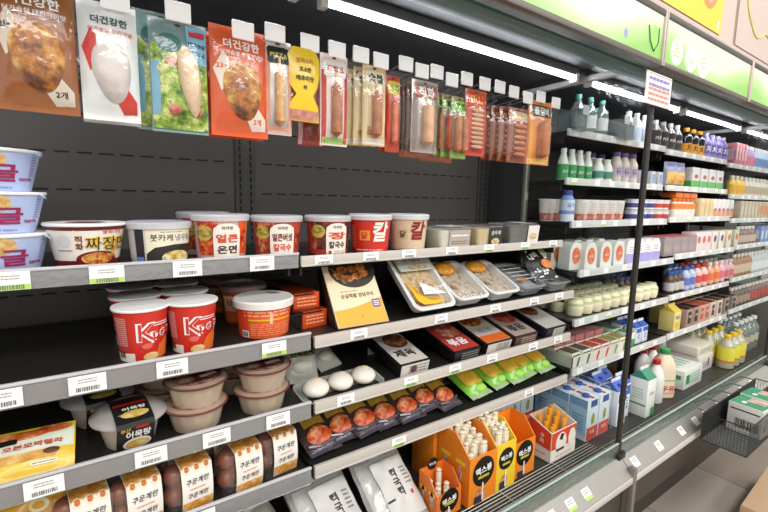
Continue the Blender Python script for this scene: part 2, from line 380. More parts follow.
# LED tubes under the canopy
LED = mat('f4f6ff', .3, var=0, emit=19)
def led(x0, x1, label):
    t = thing('led_tube', label, 'light', (x0, 1.035, .485), group='LED tubes under the canopy'); w_ = x1-x0
    obj('tube', MB().tube([(.02, 0, .002), (w_-.02, 0, .002)], .0085, 12), LED, t)
    obj('holder', MB().bbox(0, w_, -.012, .012, .011, .040, .003), mat('6a6c70', .5), t)
    for a in (0, w_-.022): obj('end_cap', MB().bbox(a, a+.022, -.015, .015, -.015, .02, .003), WHITE, t)
led(.505, 1.625, 'white LED tube ending at the glass divider above hanging packs'); led(-.75, .45, 'white LED tube above the hanging chicken packs')
led(1.70, 2.55, 'white LED tube above the clear green-capped bottles'); led(2.60, 3.44, 'white LED tube above the purple bottles'); led(3.52, 4.4, 'white LED tube inside the drinks chiller')

# ---------------------------------------------------------------- shelves with price rails
BOARD = mat('262523', .4, var=.1, scale=10); RAILR = mat('c8c2ba', .42, var=.05, scale=12); RAILL = mat('79787a', .28, var=.1, scale=20, coat=.5)
RAILW = mat('d6d6d4', .4); TAGG = mat('b7e06a', .5); BARC = mat('6d6b6a', .6)
TAGM = {}
def price_tag(parent, x, z, w_, h, y, green, big):
    k = (round(w_, 3), round(h, 3), green, big, parent.get('tk', 0))
    c = obj('price_tag', MB().box(x-w_/2, x+w_/2, y-.0015, y, z-h/2, z+h/2), mat('fafaf8', .4, var=.01), parent, smooth=False); mp = m_front(y-.0015)
    if green: rect(c, 'green_strip', mp, x, z-h*.34, w_*.98, h*.28, TAGG, off=.0004, rings=1)
    if big:
        bars(c, mp, x, z-h*(.26 if not green else .34), w_*.62, h*.24, BARC, 16, .0007, int(x*977)); lines(c, mp, x, z+h*.2, w_*.5, h*.3, mat('a9a7a6', .6), 2, .0006, int(x*77), 'price_lettering')
def shelf(label, x0, x1, yf, zt, zb, tags=(), style='R', tagsize=(.055, .03), group='chiller shelves', yb=YB-.01):
    t = thing('chiller_shelf', label, 'shelf', (x0, yf, zt), group=group); w_ = x1-x0; d = yb-yf
    lip = .009 if style != 'L' else .012
    obj('board', MB().bbox(0, w_, .008, d, -lip-.014, -lip, .002, 1), BOARD, t)
    rm = {'R': RAILR, 'L': RAILL, 'W': RAILW}[style]; h = zt-zb
    obj('price_rail', MB().bbox(0, w_, -.004, .008, -h, 0, .002), rm, t)
    if style == 'L':
        obj('clear_cover', MB().bbox(.001, w_-.001, -.008, -.0045, -h, .004, .001, 1), clear('ffffff', .10, .97, .12, .10), t); obj('top_edge', MB().bbox(0, w_, -.009, -.001, -.0005, .0055, .001, 1), mat('c9c9cc', .3), t)
    else: obj('rail_edge', MB().bbox(0, w_, -.006, -.003, -h-.001, -h+.004, .001, 1), rm, t)
    ty = -.0085 if style == 'L' else -.0045
    for q in tags:
        g = len(q) > 2; x = xat(q[0], q[1], yf)-x0
        if tagsize[0]/2 < x < w_-tagsize[0]/2 or style != 'W': price_tag(t, x, -h/2+.001, tagsize[0], min(tagsize[1], h*.98), ty, g, style == 'L' or tagsize[0] > .05)
    for a in (.01, w_-.016): obj('bracket', MB().box(a, a+.006, .03, d, -lip-.05, -lip-.014), BOARD, t)
    return t
TL = (.062, .036)
XL0, XB, XR = -.78, .462, 1.66
shelf('shelf with grey rail carrying the noodle bowls and blue stacked bowls', XL0, XB-.004, 1.066, -.150, -.186, [(10, 279, 1), (107, 274, 1), (187, 269), (261, 264)], 'L', TL)
shelf('shelf with beige rail carrying the red and beige soup cups', XB+.004, XR, 1.066, -.156, -.184, [(323, 259), (370, 255), (408, 252), (451, 249), (488, 246, 1), (524, 244, 1), (552, 241)])
shelf('shelf with grey rail carrying the red paper cups', XL0, XB, 1.0, -.351, -.394, [(2, 403), (88, 385), (172, 370), (273, 350, 1)], 'L', TL)
shelf('shelf with beige rail carrying tilted white meal trays', XB+.012, XR+.004, 1.0, -.362, -.393, [(358, 333), (440, 318), (494, 311), (533, 303), (558, 296)])
shelf('shelf with grey rail carrying beige lidded bowls', XL0, XB, 1.0, -.541, -.584, [(45, 487), (151, 457), (216, 439), (277, 421)], 'L', TL)
shelf('shelf with beige rail carrying white egg pack and flat meal boxes', XB+.012, XR+.004, 1.0, -.544, -.577, [(345, 398), (410, 380, 1), (454, 370, 1), (491, 359), (532, 345), (557, 338)])
shelf('shelf with grey rail carrying packs of brown eggs', XL0, XB, 1.0, -.730, -.775, [(100, 530), (200, 500)], 'L', TL)
shelf('shelf with beige rail carrying dark meat packs and green bags', XB+.012, XR+.004, 1.0, -.732, -.766, [(398, 440, 1), (528, 390)])
S1, S2, S3, S4, DK = -.1625, -.3625, -.5525, -.7425, -1.0       # left bay boards
P1, P2, P3, P4 = -.1655, -.3715, -.5535, -.7415                 # right bay boards
# shelves of the milk chiller and of the farthest one: (front, top z)
B2 = [(1.09, .312), (1.085, .108), (1.047, -.074), (.995, -.279), (1.0, -.495), (.99, -.713)]
N2 = ['clear green-capped bottles', 'white and purple-capped bottles', 'white fruit cups and blue bottle', 'boxes with orange ovals', 'plump cream jars', 'small drink cartons in a tray']
B3 = [(1.09, .300), (1.07, .108), (1.04, -.064), (.995, -.262), (1.0, -.490), (.99, -.708)]
N3 = ['black and purple bottles', 'green-and-white packs', 'orange bottles', 'pink and clear boxes', 'pink bottles', 'brown drink packs']
B4 = [(1.09, .285), (1.06, .080), (1.04, -.080), (1.0, -.255), (1.0, -.475), (.99, -.69)]
for bays, nm, x0, x1 in ((B2, N2, 1.685, 2.578), (B3, N3, 2.592, 3.468), (B4, ['blue and pink packs', 'yellow bottles', 'beige boxes', 'blue boxes', 'brown bottles', 'dark drink bottles'], 3.495, 4.9)):
    for k, ((yf, z), n) in enumerate(zip(bays, nm)):
        t = shelf('pale-railed chiller shelf carrying the '+n if x0 < 3 else 'pale-railed shelf of the drinks chiller carrying '+n, x0, x1, yf, z, z-.03, (), 'W')
        q = random.Random(k); x = .05
        while x < x1-x0-.06:
            price_tag(t, x, -.014, .045, .026, -.0045, q.random() < .2, False); x += q.uniform(.10, .2)
# deck price tags on the sloping ledge
for i, (px, py) in enumerate(((552, 505), (571, 493), (587, 482), (634, 463), (658, 446.5), (680.5, 431), (695, 421), (706, 413), (719, 404), (731, 396), (742, 388), (752, 381))):
    q = atY(px, py, .727); t = thing('price_tag', 'small white price tag on the sloping ledge of the noodle chiller' if i < 3 else 'small white price tag on the sloping ledge of the milk chiller', 'price tag', (q.x, .724, -1.0105), rx=R(-46),
        group='price tags on the chiller ledge')
    obj('card', MB().box(-.022, .022, -.001, .001, -.018, .018), mat('fafaf8', .4, var=.01), t)
    if i < 3: rect(t, 'green_strip', m_front(-.001), 0, -.013, .044, .01, TAGG, off=.0005, rings=1)
    lines(t, m_front(-.001), 0, .006, .03, .014, GREYTXT, 2, .0006, i)
# ================================================================ hanging packs on wire hooks
WIRE = mat('9a9a98', .3, metal=.7)
tb = thing('hook_bar', 'grey bar across the back panel carrying the wire hooks', 'rail', (-.75, 1.40, .335))
obj('bar', MB().bbox(0, 2.38, -.008, .008, -.012, .012, .003), WIRE, tb)
for x in (.02, 1.19, 2.35): obj('bar_bracket', MB().bbox(x-.008, x+.008, 0, .10, -.01, .01, .002), WIRE, tb)
def hook(px, py, what, y=.985):
    q = atY(px, py, y)
    t = thing('display_hook', 'wire hook with blank white tag holding '+what, 'hook', (q.x, y, q.z), group='wire display hooks')
    zz = .335-q.z
    obj('wire', MB().tube([(0, .415, zz-.012), (0, .03, zz-.014), (0, .012, zz-.006)], .0028, 6), WIRE, t)
    obj('tag_wire', MB().tube([(0, .415, zz+.004), (0, .012, .004)], .0022, 6), WIRE, t)
    obj('tag', MB().bbox(-.0235, .0235, -.003, .003, -.019, .019, .001, 1), mat('fbfbfb', .3, var=.01), t)
    return q
def bag(parent, w_, h, t, m, seed=1, seal=.07, name='pouch', p=2.2, wr=.0016):
    rg = random.Random(seed); o = Vector((rg.uniform(0, 50), rg.uniform(0, 50), 0))
    def prof(u, v):
        a = max(0, 1-abs(2*u-1)**p); vv = (v-seal)/(1-2*seal); b = max(0, 1-abs(2*vv-1)**(p+.6)) if 0 < vv < 1 else 0
        return t*a**.7*b**.7
    def wob(u, v): return wr*noise.noise(Vector((u*5, v*7, 0))+o)
    def mp(u, v, off): uu, vv = u/w_+.5, v/h; return (u, -prof(min(1, max(0, uu)), min(1, max(0, vv)))-wob(uu, vv)-.0006-off, v)
    b = MB(); b.grid(lambda u, v: mp((u-.5)*w_, v*h, 0), 14, 18); b.grid(lambda u, v: ((u-.5)*w_, prof(u, v)*.7-wob(u, v), v*h), 8, 10)
    obj(name, b, m, parent); return mp
def pk(name, label, px, yt, yb, Y, rz=0, group=None, cat='snack pack', dz=0):
    a = atY(px[0], (yt+yb)/2, Y); c = atY(px[1], (yt+yb)/2, Y); zt = atY(sum(px)/2, yt, Y).z; zb = atY(sum(px)/2, yb, Y).z
    t = thing(name, label, cat, ((a.x+c.x)/2, Y, zb+dz), rz=rz, group=group); return t, (c.x-a.x)*1.0, zt-zb
def hang_hole(t, mp, w_, h): disc(t, 'hang_hole', mp, 0, h*.965, .012, .006, INK, off=.001, n=12)
def chicken_bag(label, px, yt, yb, Y, base, name2, accent, piece, tcol, scol, band, rz=0, seed=1, num=None, th=.02):
    t, w_, h = pk('chicken_pack', label, px, yt, yb, Y, rz, cat='food pack'); mp = bag(t, w_, h, th, base, seed); hang_hole(t, mp, w_, h)
    shape(t, 'side_panel', mp, [(-w_*.46, h*.60), (-w_*.30, h*.76), (-w_*.22, h*.70), (-w_*.22, h*.48), (-w_*.34, h*.40)], accent, .0008)
    shape(t, 'corner_panel', mp, [(w_*.02, h*.22), (w_*.22, h*.32), (w_*.44, h*.18), (w_*.44, h*.07), (w_*.2, h*.06)], accent, .0008)
    out = []
    for i in range(26):
        a = 2*math.pi*i/26; rr = 1+.12*math.sin(2*a+.6)+.06*math.sin(3*a)
        out.append((w_*.02+w_*.31*rr*math.cos(a)-.12*w_*math.sin(a)*.8, h*.42+h*.27*rr*math.sin(a)))
    shape(t, 'chicken_piece', mp, out, piece, .001, 6, .010)
    text(t, '더건강한', mp, w_*.02, h*.835, tcol, width=w_*.62, off=.0016, bold=.03)
    text(t, name2, mp, w_*.03, h*.75, scol, width=w_*.74, off=.0016, bold=.02)
    if num: text(t, num, mp, -w_*.33, h*.62, band, height=h*.06, bold=.03); text(t, '2개', mp, w_*.28, h*.15, band, height=h*.055, bold=.03)
    obj('film', MB().grid(lambda u, v: mp((u-.5)*w_*.98, h*(.05+.9*v), .0125 if .16 < u < .8 and .16 < v < .76 else .002), 14, 18), clear('ffffff', .07, .99, .1), t)
    return t
chicken_bag('brown bag of glazed grilled chicken breast hanging beside the white bag', (-8, 76), -18, 112, 1.0, mat('9a5a28', .28, coat=.5), '닭가슴살 데리야끼맛', mat('ddd0c0', .4), GRILL, WHITE, WHITE, INK, seed=2, num='21g')
WB = mat('e9ecec', .28, coat=.4)
chicken_bag('white bag of pale chicken breast with a red corner, in front on its hook', (80, 138), 4, 121, .995, WB, '닭가슴살 오리지널', mat('d23a34', .4), PALE, mat('3a4a4a', .5), mat('d8503c', .5), INK, seed=3)
t = chicken_bag('white chicken breast bag hanging directly behind another white one', (80, 138), 8, 124, 1.03, WB, '닭가슴살 오리지널', mat('d23a34', .4), PALE, mat('3a4a4a', .5), mat('d8503c', .5), INK, seed=4)
def salad_bag(label, px, yt, yb, Y, seed):
    t, w_, h = pk('salad_chicken_pack', label, px, yt, yb, Y, cat='food pack'); mp = bag(t, w_, h, .018, mat('7f9a98', .25, coat=.5), seed); hang_hole(t, mp, w_, h)
    rect(t, 'salad_picture', mp, .0, h*.40, w_*.96, h*.74, SALAD, off=.003, rings=10)
    rect(t, 'blue_side_band', mp, -w_*.42, h*.38, w_*.13, h*.46, mat('7db4cc', .4), off=.0045)
    for cu, cv, m in ((-.3, .55, SALAD), (-.12, .2, food(['8a3424', 'c96a52', 'e4a58c'], 50)), (.26, .2, food(['8a3424', 'c96a52', 'e4a58c'], 50)), (-.16, .62, food(['b44a2a', 'd98a50'], 50)), (.36, .3, SALAD)):
        disc(t, 'salad_bit', mp, w_*cu, h*cv, .024, .022, m, off=.004, dome=.002, n=10)
    disc(t, 'teal_disc', mp, -w_*.18, h*.78, w_*.42, h*.17, mat('2f6a6c', .4), off=.004)
    rect(t, 'title_panel', mp, w_*.30, h*.80, w_*.36, h*.34, mat('7fb9d6', .4), off=.004); rect(t, 'title_tab', mp, w_*.31, h*.90, w_*.28, h*.06, mat('b8343a', .4), off=.005)
    text(t, '닭가슴살', mp, w_*.30, h*.80, mat('1d4a66', .5), width=w_*.32, off=.0055, bold=.03); text(t, '샐러드용', mp, w_*.30, h*.72, mat('1d4a66', .5), width=w_*.30, off=.0055)
    out = [(w_*.16+w_*(.19+.04*math.sin(a))*math.cos(a), h*.46+h*.31*math.sin(a)) for a in [2*math.pi*i/24 for i in range(24)]]
    shape(t, 'chicken_piece', mp, [(x+(y-h*.46)*-.12, y) for x, y in out], CHICKEN, .005, 6, .011)
    obj('film', MB().grid(lambda u, v: mp((u-.5)*w_*.98, h*(.03+.94*v), .018 if .45 < u < .85 and .14 < v < .8 else .0065), 14, 18), clear('ffffff', .08, .99, .1), t)
salad_bag('clear chicken breast bag with green salad print, partly behind its twin', (135, 190), 14, 131, 1.03, 5)
salad_bag('clear chicken breast bag with green salad print, in front on its hook', (150, 207), 22, 133, .995, 6)
OB = mat('dd5a26', .3, coat=.4)
chicken_bag('orange bag of glazed chicken breast, in front on its hook', (210, 267), 29, 137, .99, OB, '닭가슴살 숯불양념맛', mat('efe2d4', .4), GRILL, WHITE, WHITE, ORANGE, seed=8, num='23g')
chicken_bag('orange chicken breast bag mostly hidden behind an identical one', (205, 262), 37, 139, 1.03, OB, '닭가슴살 숯불양념맛', mat('efe2d4', .4), GRILL, WHITE, WHITE, ORANGE, seed=9, num='23g')
def capsule(r, h, bend=0, n=12):
    b = MB(); rs = []
    for i in range(13):
        f = i/12; z = h*f; q = min(1, math.sqrt(max(0, 1-(1-min(f, 1-f)/(r/h))**2))) if min(f, 1-f) < r/h else 1; rr = max(.0008, r*q)
        rs.append([(rr*math.cos(2*math.pi*k/n)+bend*math.sin(math.pi*f), -rr*math.sin(2*math.pi*k/n), z) for k in range(n)])
    return b.rings(rs)
def shifted(b, dx, dy, dz): b.v = [(x+dx, y+dy, z+dz) for x, y, z in b.v]; return b
SAUS = food(['9a5a36', 'b9754c', 'd09a70'], 25, bump=.1); SAUSR = food(['7a2c14', 'a8461f', 'c8723c'], 30, bump=.1); SAUSP = food(['c99470', 'd8ac88', 'e6c4a4'], 25, bump=.1)
def sausage_pack(label, px, yt, yb, Y, base, edge, title, tpanel, tcol, sm, n=1, stick=True, seed=1, rz=0, group=None, edges=True, beads=0, foot=None, film=.1):
    t, w_, h = pk('sausage_pack', label, px, yt, yb, Y, rz, group); mp = bag(t, w_, h, .012, base, seed, .05); hang_hole(t, mp, w_, h)
    if edges:
        for s in (-1, 1): rect(t, 'side_band', mp, s*w_*.40, h*.42, w_*.14, h*.80, edge, off=.0007, rings=6)
    rect(t, 'title_panel', mp, 0, h*.84, w_*.80, h*.18, tpanel, .006, off=.0012)
    text(t, title, mp, 0, h*.84, tcol, width=w_*.62, off=.0018, bold=.035)
    for k in range(n):
        x = (k-(n-1)/2)*w_*.9/max(n, 1)*.9
        if beads:
            for q in range(beads):
                z = h*(.10+.62*q/beads); b = MB(); rr = h*.62/beads*.46
                b.add(*ball(w_*.30/n, rr*1.0, rr*.95)); obj('sausage_link', shifted(b, x, -.014, z+rr), sm, t)
        else:
            r = min(w_*.19, w_*.36/n); b = shifted(capsule(r, h*.60), x, -.012-r*.3, h*.09); obj('sausage', b, sm, t)
            if stick and n == 1: obj('stick', MB().tube([(x, -.013, h*.62), (x, -.012, h*.80)], .0032, 6), mat('e6cfa0', .5), t)
    if foot: rect(t, 'bottom_band', mp, 0, h*.055, w_*.9, h*.07, foot, off=.001)
    def fm(u, v): x, y, z = mp((u-.5)*w_*.98, h*(.03+.93*v), 0); return (x, y-.003-.016*max(0, math.sin(math.pi*u))**.5*(1 if .08 < v < .78 else 0), z)
    obj('film', MB().grid(fm, 10, 16), clear('ffffff', film, .99, .08), t)
    return t
def ball(rx, ry, rz, nu=10, nv=7):
    vs = [(0, 0, -rz)]; fs = []
    for j in range(1, nv):
        a = math.pi*j/nv-math.pi/2
        vs += [(rx*math.cos(a)*math.cos(2*math.pi*i/nu), ry*math.cos(a)*math.sin(2*math.pi*i/nu), rz*math.sin(a)) for i in range(nu)]
    vs.append((0, 0, rz)); L_ = len(vs)-1
    for i in range(nu):
        k = (i+1) % nu; fs.append((0, 1+k, 1+i)); fs.append((L_, L_-nu+i, L_-nu+k))
        for j in range(nv-2): fs.append((1+j*nu+i, 1+j*nu+k, 1+(j+1)*nu+k, 1+(j+1)*nu+i))
    return vs, fs
SILV = mat('cfcac6', .25, metal=.3, coat=.4); TAN = mat('d9bd86', .35, coat=.3)
t = sausage_pack('clear pack of a cheesy pizza stick with black top', (264, 291), 41, 135, .99, SILV, mat('e5a08a', .4), 'PIZZA', BLACK, mat('e8d24a', .5), food(['c98a4a', 'e0b070', 'efd09c'], 40), seed=11, foot=mat('e6a898', .4))
# fish shaped yellow pouch
t, w_, h = pk('fish_sausage_pack', 'yellow fish-shaped pouch hanging in front of a pink pack', (286, 320), 46, 123, .985, cat='snack pack')
out = [(-.32, .97), (.32, .97), (.46, .86), (.48, .66), (.40, .48), (.24, .36), (.44, .22), (.46, .02), (-.46, .02), (-.44, .22), (-.24, .36), (-.42, .48), (-.48, .66), (-.46, .86)]
def fishmap(u, v, o): return (u, -.012*max(0, 1-(2*u/w_)**2)*max(0, 1-((v/h-.55)/.5)**2)-o, v)
shape(t, 'pouch', fishmap, [(x*w_, y*h) for x, y in out], mat('ecc81f', .3, coat=.4), 0, 8); shape(t, 'pouch_back', lambda u, v, o: (u, .006, v), [(x*w_, y*h) for x, y in out], mat('d9b51c', .4), 0, 2)
for i, (s, q) in enumerate((('알래스카', .08), ('고소한', .075), ('메추리맛', .085), ('바', .07))): text(t, s, fishmap, 0, h*(.80-.115*i), INK if i else mat('b8860b', .5), height=h*q*.8, off=.002, bold=.03)
rect(t, 'window_strip', fishmap, 0, h*.10, w_*.86, h*.13, food(['9a5a4a', 'c98a7a', 'e2b8a6'], 40), off=.0015)
for q, (a, bb, yt, yb) in enumerate(((293, 322, 60, 123), (297, 323, 90, 146))):
    sausage_pack(('pink snack pack half hidden behind the yellow fish pouch', 'red snack pack hanging low behind the yellow fish pouch')[q], (a, bb), yt, yb, 1.03+.03*q, mat(('d98a98', 'b93a2c')[q], .35), mat('e8c4c4', .4), '소시지', WHITE, RED, SAUSR if q else SAUSP, seed=13+q, stick=False)
sausage_pack('white and red pack with one pale sausage on a stick', (320, 347), 55, 146, .985, mat('ead9d2', .3, coat=.4), mat('c83a3c', .4), '프랑크', mat('f2eee9', .4), mat('c8202c', .5), SAUS, seed=15, foot=mat('9fc46a', .4))
for k, (a, bb) in enumerate(((345, 367), (353, 375), (362, 385))):
    sausage_pack(('tan pack of a sausage on a stick, hindmost of three', 'tan pack of a sausage on a stick, middle of three', 'tan pack of a sausage on a stick, foremost of three')[k], (a, bb), 70-2*k, 146, 1.03-.02*k, TAN, mat('e6d3a2', .4), '숯불', mat('efe6cf', .4), INK, SAUS, seed=20+k, group='tan sausage packs', foot=mat('e9e4d8', .4))
for k, (a, bb) in enumerate(((380, 393), (385, 399))):
    sausage_pack(('red crab-stick pack behind an identical one on its hook', 'red crab-stick pack beside the foremost tan pack')[k], (a, bb), 76, 152, 1.02-.02*k, mat('c03a24', .3, coat=.3), mat('c8301c', .4), '크랩', mat('e3c63c', .4), GREEN, food(['c8482c', 'd87a50', 'e8b48c'], 40), seed=25+k, stick=False)
GD = mat('6f665e', .25, coat=.4)
for k, (a, bb) in enumerate(((397, 416), (402, 423), (406, 430), (411, 437))):
    sausage_pack('silvery pack with a sausage on a stick, '+('hindmost of four', 'second of four from the back', 'third of four from the back', 'foremost of four')[k], (a, bb), 84-k, 150+k, 1.05-.02*k, GD if k < 3 else mat('b5aca4', .2, metal=.3, coat=.4), mat('8c7f74', .3), '직화', mat('a8463a', .4), WHITE, SAUSP, seed=30+k, group='silvery sausage packs')
for k, (a, bb) in enumerate(((399, 428), (420, 452))):
    sausage_pack('orange-footed snack pack hanging low behind the '+('silvery', 'green')[k]+' packs', (a, bb), 108+k*4, 158+k*4, 1.09, mat('b96a3a', .3), mat('c8482c', .4), '구이', YELLOW, RED, SAUSR, seed=36+k, stick=False)
for k, (a, bb) in enumerate(((434, 449), (441, 457), (450, 466))):
    sausage_pack('green-topped pack of slim sausages, '+('hindmost of three', 'middle of three', 'foremost of three')[k], (a, bb), 93+2*k, 157+k, 1.03-.02*k, mat('8a7a4a', .3, coat=.3), mat('6aa03c', .4), '치즈', mat('7fc83c', .4), INK, SAUS if k != 1 else SAUSR, n=2, seed=40+k, stick=False, edges=False, foot=mat('7fb84a', .4), group='green sausage packs')
sausage_pack('red and orange pack of stacked pale mini sausages', (464, 485), 90, 156, .985, mat('c8502c', .3, coat=.3), mat('c8402c', .4), '미니', mat('d84a2c', .4), YELLOW, SAUSP, beads=9, stick=False, seed=45, foot=RED)
for k, (a, bb) in enumerate(((482, 496), (490, 505), (498, 514), (507, 527))):
    sausage_pack('brown pack of linked sausage beads, '+('hindmost of four', 'second of four from the back', 'third of four from the back', 'foremost of four')[k], (a, bb), 105+k, 160+k, 1.04-.02*k, mat('8a4a2c', .25, coat=.4), mat('9a5434', .3), '후랑크', mat(('7a2018', '7a2018', '7a2018', 'd0b8a8')[k], .4), mat('d8b44a', .5), SAUSR if k < 3 else food(['a8562c', 'c87a48', 'e0a878'], 30), beads=6, stick=False, seed=50+k, group='linked sausage packs')
sausage_pack('orange pack of one long sausage hanging nearest the glass divider', (527, 550), 101, 165, .99, mat('df8a3c', .3, coat=.3), mat('e09a3c', .4), '불갈비', mat('3a342c', .4), WHITE, SAUS, stick=False, seed=56, foot=mat('e9c46a', .4))
for k, (px, py, wh) in enumerate(((36, -24, 'the brown chicken bag'), (115, 0, 'the white chicken bags'), (178, 12, 'the salad print chicken bags'), (243, 31, 'the orange chicken bags'), (275, 33, 'the pizza stick'), (310, 43, 'the yellow fish pouch'), (337, 50, 'the white and red sausage pack'),
    (361, 55, 'the tan sausage packs'), (381, 61, 'the red crab-stick packs'), (406, 64, 'the hindmost silvery packs'), (422, 71, 'the foremost silvery pack'), (437, 72, 'the first green-topped packs'), (452, 80, 'the foremost green-topped pack'),
    (467, 79, 'the stacked mini sausages'), (485, 84, 'the first linked sausage packs'), (500, 87, 'the middle linked sausage packs'), (514, 92, 'the foremost linked sausages'), (528, 98, 'nothing beside the linked sausages'), (541, 97, 'the long orange sausage pack'), (556, 103, 'nothing beside the glass divider'))):
    hook(px, py, wh)
# ================================================================ cups and bowls
def cup_thing(name, label, cat, x, y, z, turn=0, k=1, group=None): return thing(name, label, cat, (x, y, z), rz=face_cam(x, y, k)+turn, group=group)
def rim(rb, h, t=.003): return MB().lathe([(rb-.002, h-.004), (rb+t, h-.004), (rb+t+.001, h-.001), (rb+t, h+.002), (rb-.002, h+.002)], 32)
# --- red paper cups
REDC = mat('cf2f22', .35, coat=.3)
def red_cup(label, x, y, turn):
    t = cup_thing('paper_cup', label, 'cup', x, y, S2, turn, group='red paper cups'); ra, rb, h = .043, .0545, .118; mp = m_cone(ra, rb, h)
    obj('body', MB().lathe([(ra-.002, 0), (ra, .002), (rb, h-.002)], 36, True, False), REDC, t); obj('rim', rim(rb, h), WHITE, t)
    obj('paper_lid', MB().lathe([(.001, h+.003), (rb-.008, h+.0025), (rb+.002, h+.001)], 36, False, False), mat('f1efee', .45, var=.03), t)
    rect(t, 'data_panel', mp, -.048, .066, .030, .078, mat('b8423a', .45), .002); lines(t, mp, -.048, .07, .027, .064, mat('e8b4a8', .5), 14, .0014)
    rect(t, 'white_base_band', mp, -.048, .012, .052, .020, mat('eae4dc', .5), .001); bars(t, mp, -.054, .018, .018, .014, INK, 9, .0014)
    text(t, 'K', mp, .004, .068, WHITE, em=.055, off=.0012, bold=.14); text(t, 'K', mp, .004, .068, REDC, em=.055, off=.0024, bold=0)
    text(t, 'pop', mp, .040, .058, WHITE, em=.034, off=.0014, bold=.14, rot=.12); text(t, 'pop', mp, .040, .058, REDC, em=.034, off=.0028, bold=0, rot=.12)
    rect(t, 'white_stripes', mp, .034, .086, .04, .002, WHITE, off=.0014); rect(t, 'white_stripes', mp, .036, .081, .04, .002, WHITE, off=.0014)
    disc(t, 'oval_badge', mp, .004, .036, .022, .013, mat('e06a5a', .5))
    shape(t, 'corn_dog_picture', mp, [(.014, .004), (.06, .004), (.066, .034), (.05, .05), (.030, .034), (.024, .016)], mat('e8702a', .4), .0014); disc(t, 'corn_dog_picture', mp, .012, .012, .034, .018, food(['c98a4a', 'e6c07a', 'f4e2b4'], 60), off=.0018)
    return t
c0 = red_cup('red paper cup with white outlined lettering, at the shelf rail beside an identical one', xat(142, 330, 1.075), 1.075, R(6))
xx = xat(193, 330, 1.075); clone(c0, (xx, 1.075, S2), face_cam(xx, 1.075)-R(2), label='red paper cup with white outlined lettering, at the shelf rail beside the orange tub')
c0['label'] = 'red paper cup with white outlined lettering, at the rail farther from the orange tub'; xa = xat(142, 330, 1.075)
for k, (px, py) in enumerate(((134, 295), (133, 286), (183, 292), (178, 285))):
    Y = (1.195, 1.315)[k % 2]; q = Vector(((xa, xx+.004)[k // 2], Y, 0)); clone(c0, (q.x, Y, S2), face_cam(q.x, q.y)+R(20*k), label='red paper cup in the '+('second', 'rear')[k % 2]+' row, on the side '+('away from', 'of')[k // 2]+' the orange tub')
# --- orange tub and the clear-lidded bowls behind it
t = cup_thing('noodle_tub', 'orange tub with thick white lid beside the red paper cups', 'tub', xat(264, 320, 1.105), 1.105, S2, group=None); ra, rb, h = .064, .072, .088; mp = m_cone(ra, rb, h)
obj('body', MB().lathe([(ra-.003, 0), (ra, .003), (rb, h)], 40, True, False), mat('e8602a', .35, coat=.3), t)
obj('lid', MB().lathe([(rb, h-.008), (rb+.006, h-.008), (rb+.007, h+.008), (rb+.003, h+.012), (rb-.008, h+.010), (.001, h+.009)], 40, False, False), mat('eceae6', .35), t)
rect(t, 'yellow_line', mp, .012, .052, .13, .004, YELLOW); rect(t, 'red_side', mp, -.056, .045, .03, .075, mat('d8442a', .4))
lines(t, mp, .02, .026, .11, .034, mat('f29a6a', .5), 6); lines(t, mp, .01, .068, .12, .018, mat('f6b48a', .5), 2); rect(t, 'pale_mark', mp, .018, .056, .008, .03, mat('f6c4aa', .5), .003)
rect(t, 'barcode_panel', mp, -.052, .014, .022, .018, WHITE, off=.0014); bars(t, mp, -.052, .014, .017, .013, INK, 9, .002)
for k, (px, py) in enumerate(((243, 294), (222, 285))):
    Y = 1.262+.148*k; q = Vector((xat(px, 300, Y), Y, 0)); t = cup_thing('rice_bowl', ('clear-lidded brown soup tub right behind the orange tub', 'clear-lidded brown soup tub hindmost behind the orange tub')[k], 'tub', q.x, q.y, S2); ra, rb, h = .052, .066, .10; mp = m_cone(ra, rb, h)
    obj('body', MB().lathe([(ra, 0), (rb, h)], 32, True, False), mat('8a4a2c', .35, coat=.3), t); obj('lid', MB().lathe([(rb+.003, h-.006), (rb+.005, h+.008), (rb-.004, h+.012), (.001, h+.011)], 32, False, False), clear('ffffff', .15, .95, .15, .25, 'cfc9c4'), t)
    obj('topping', MB().lathe([(.001, h+.002), (rb-.002, h)], 24, False, False), SPICY, t); rect(t, 'label_panel', mp, -.02, .06, .075, .045, mat('d9b48c', .5)); rect(t, 'orange_band', mp, -.02, .022, .09, .03, mat('c9622a', .5)); text(t, '비빔', mp, -.02, .062, mat('8a2a1a', .5), width=.05)
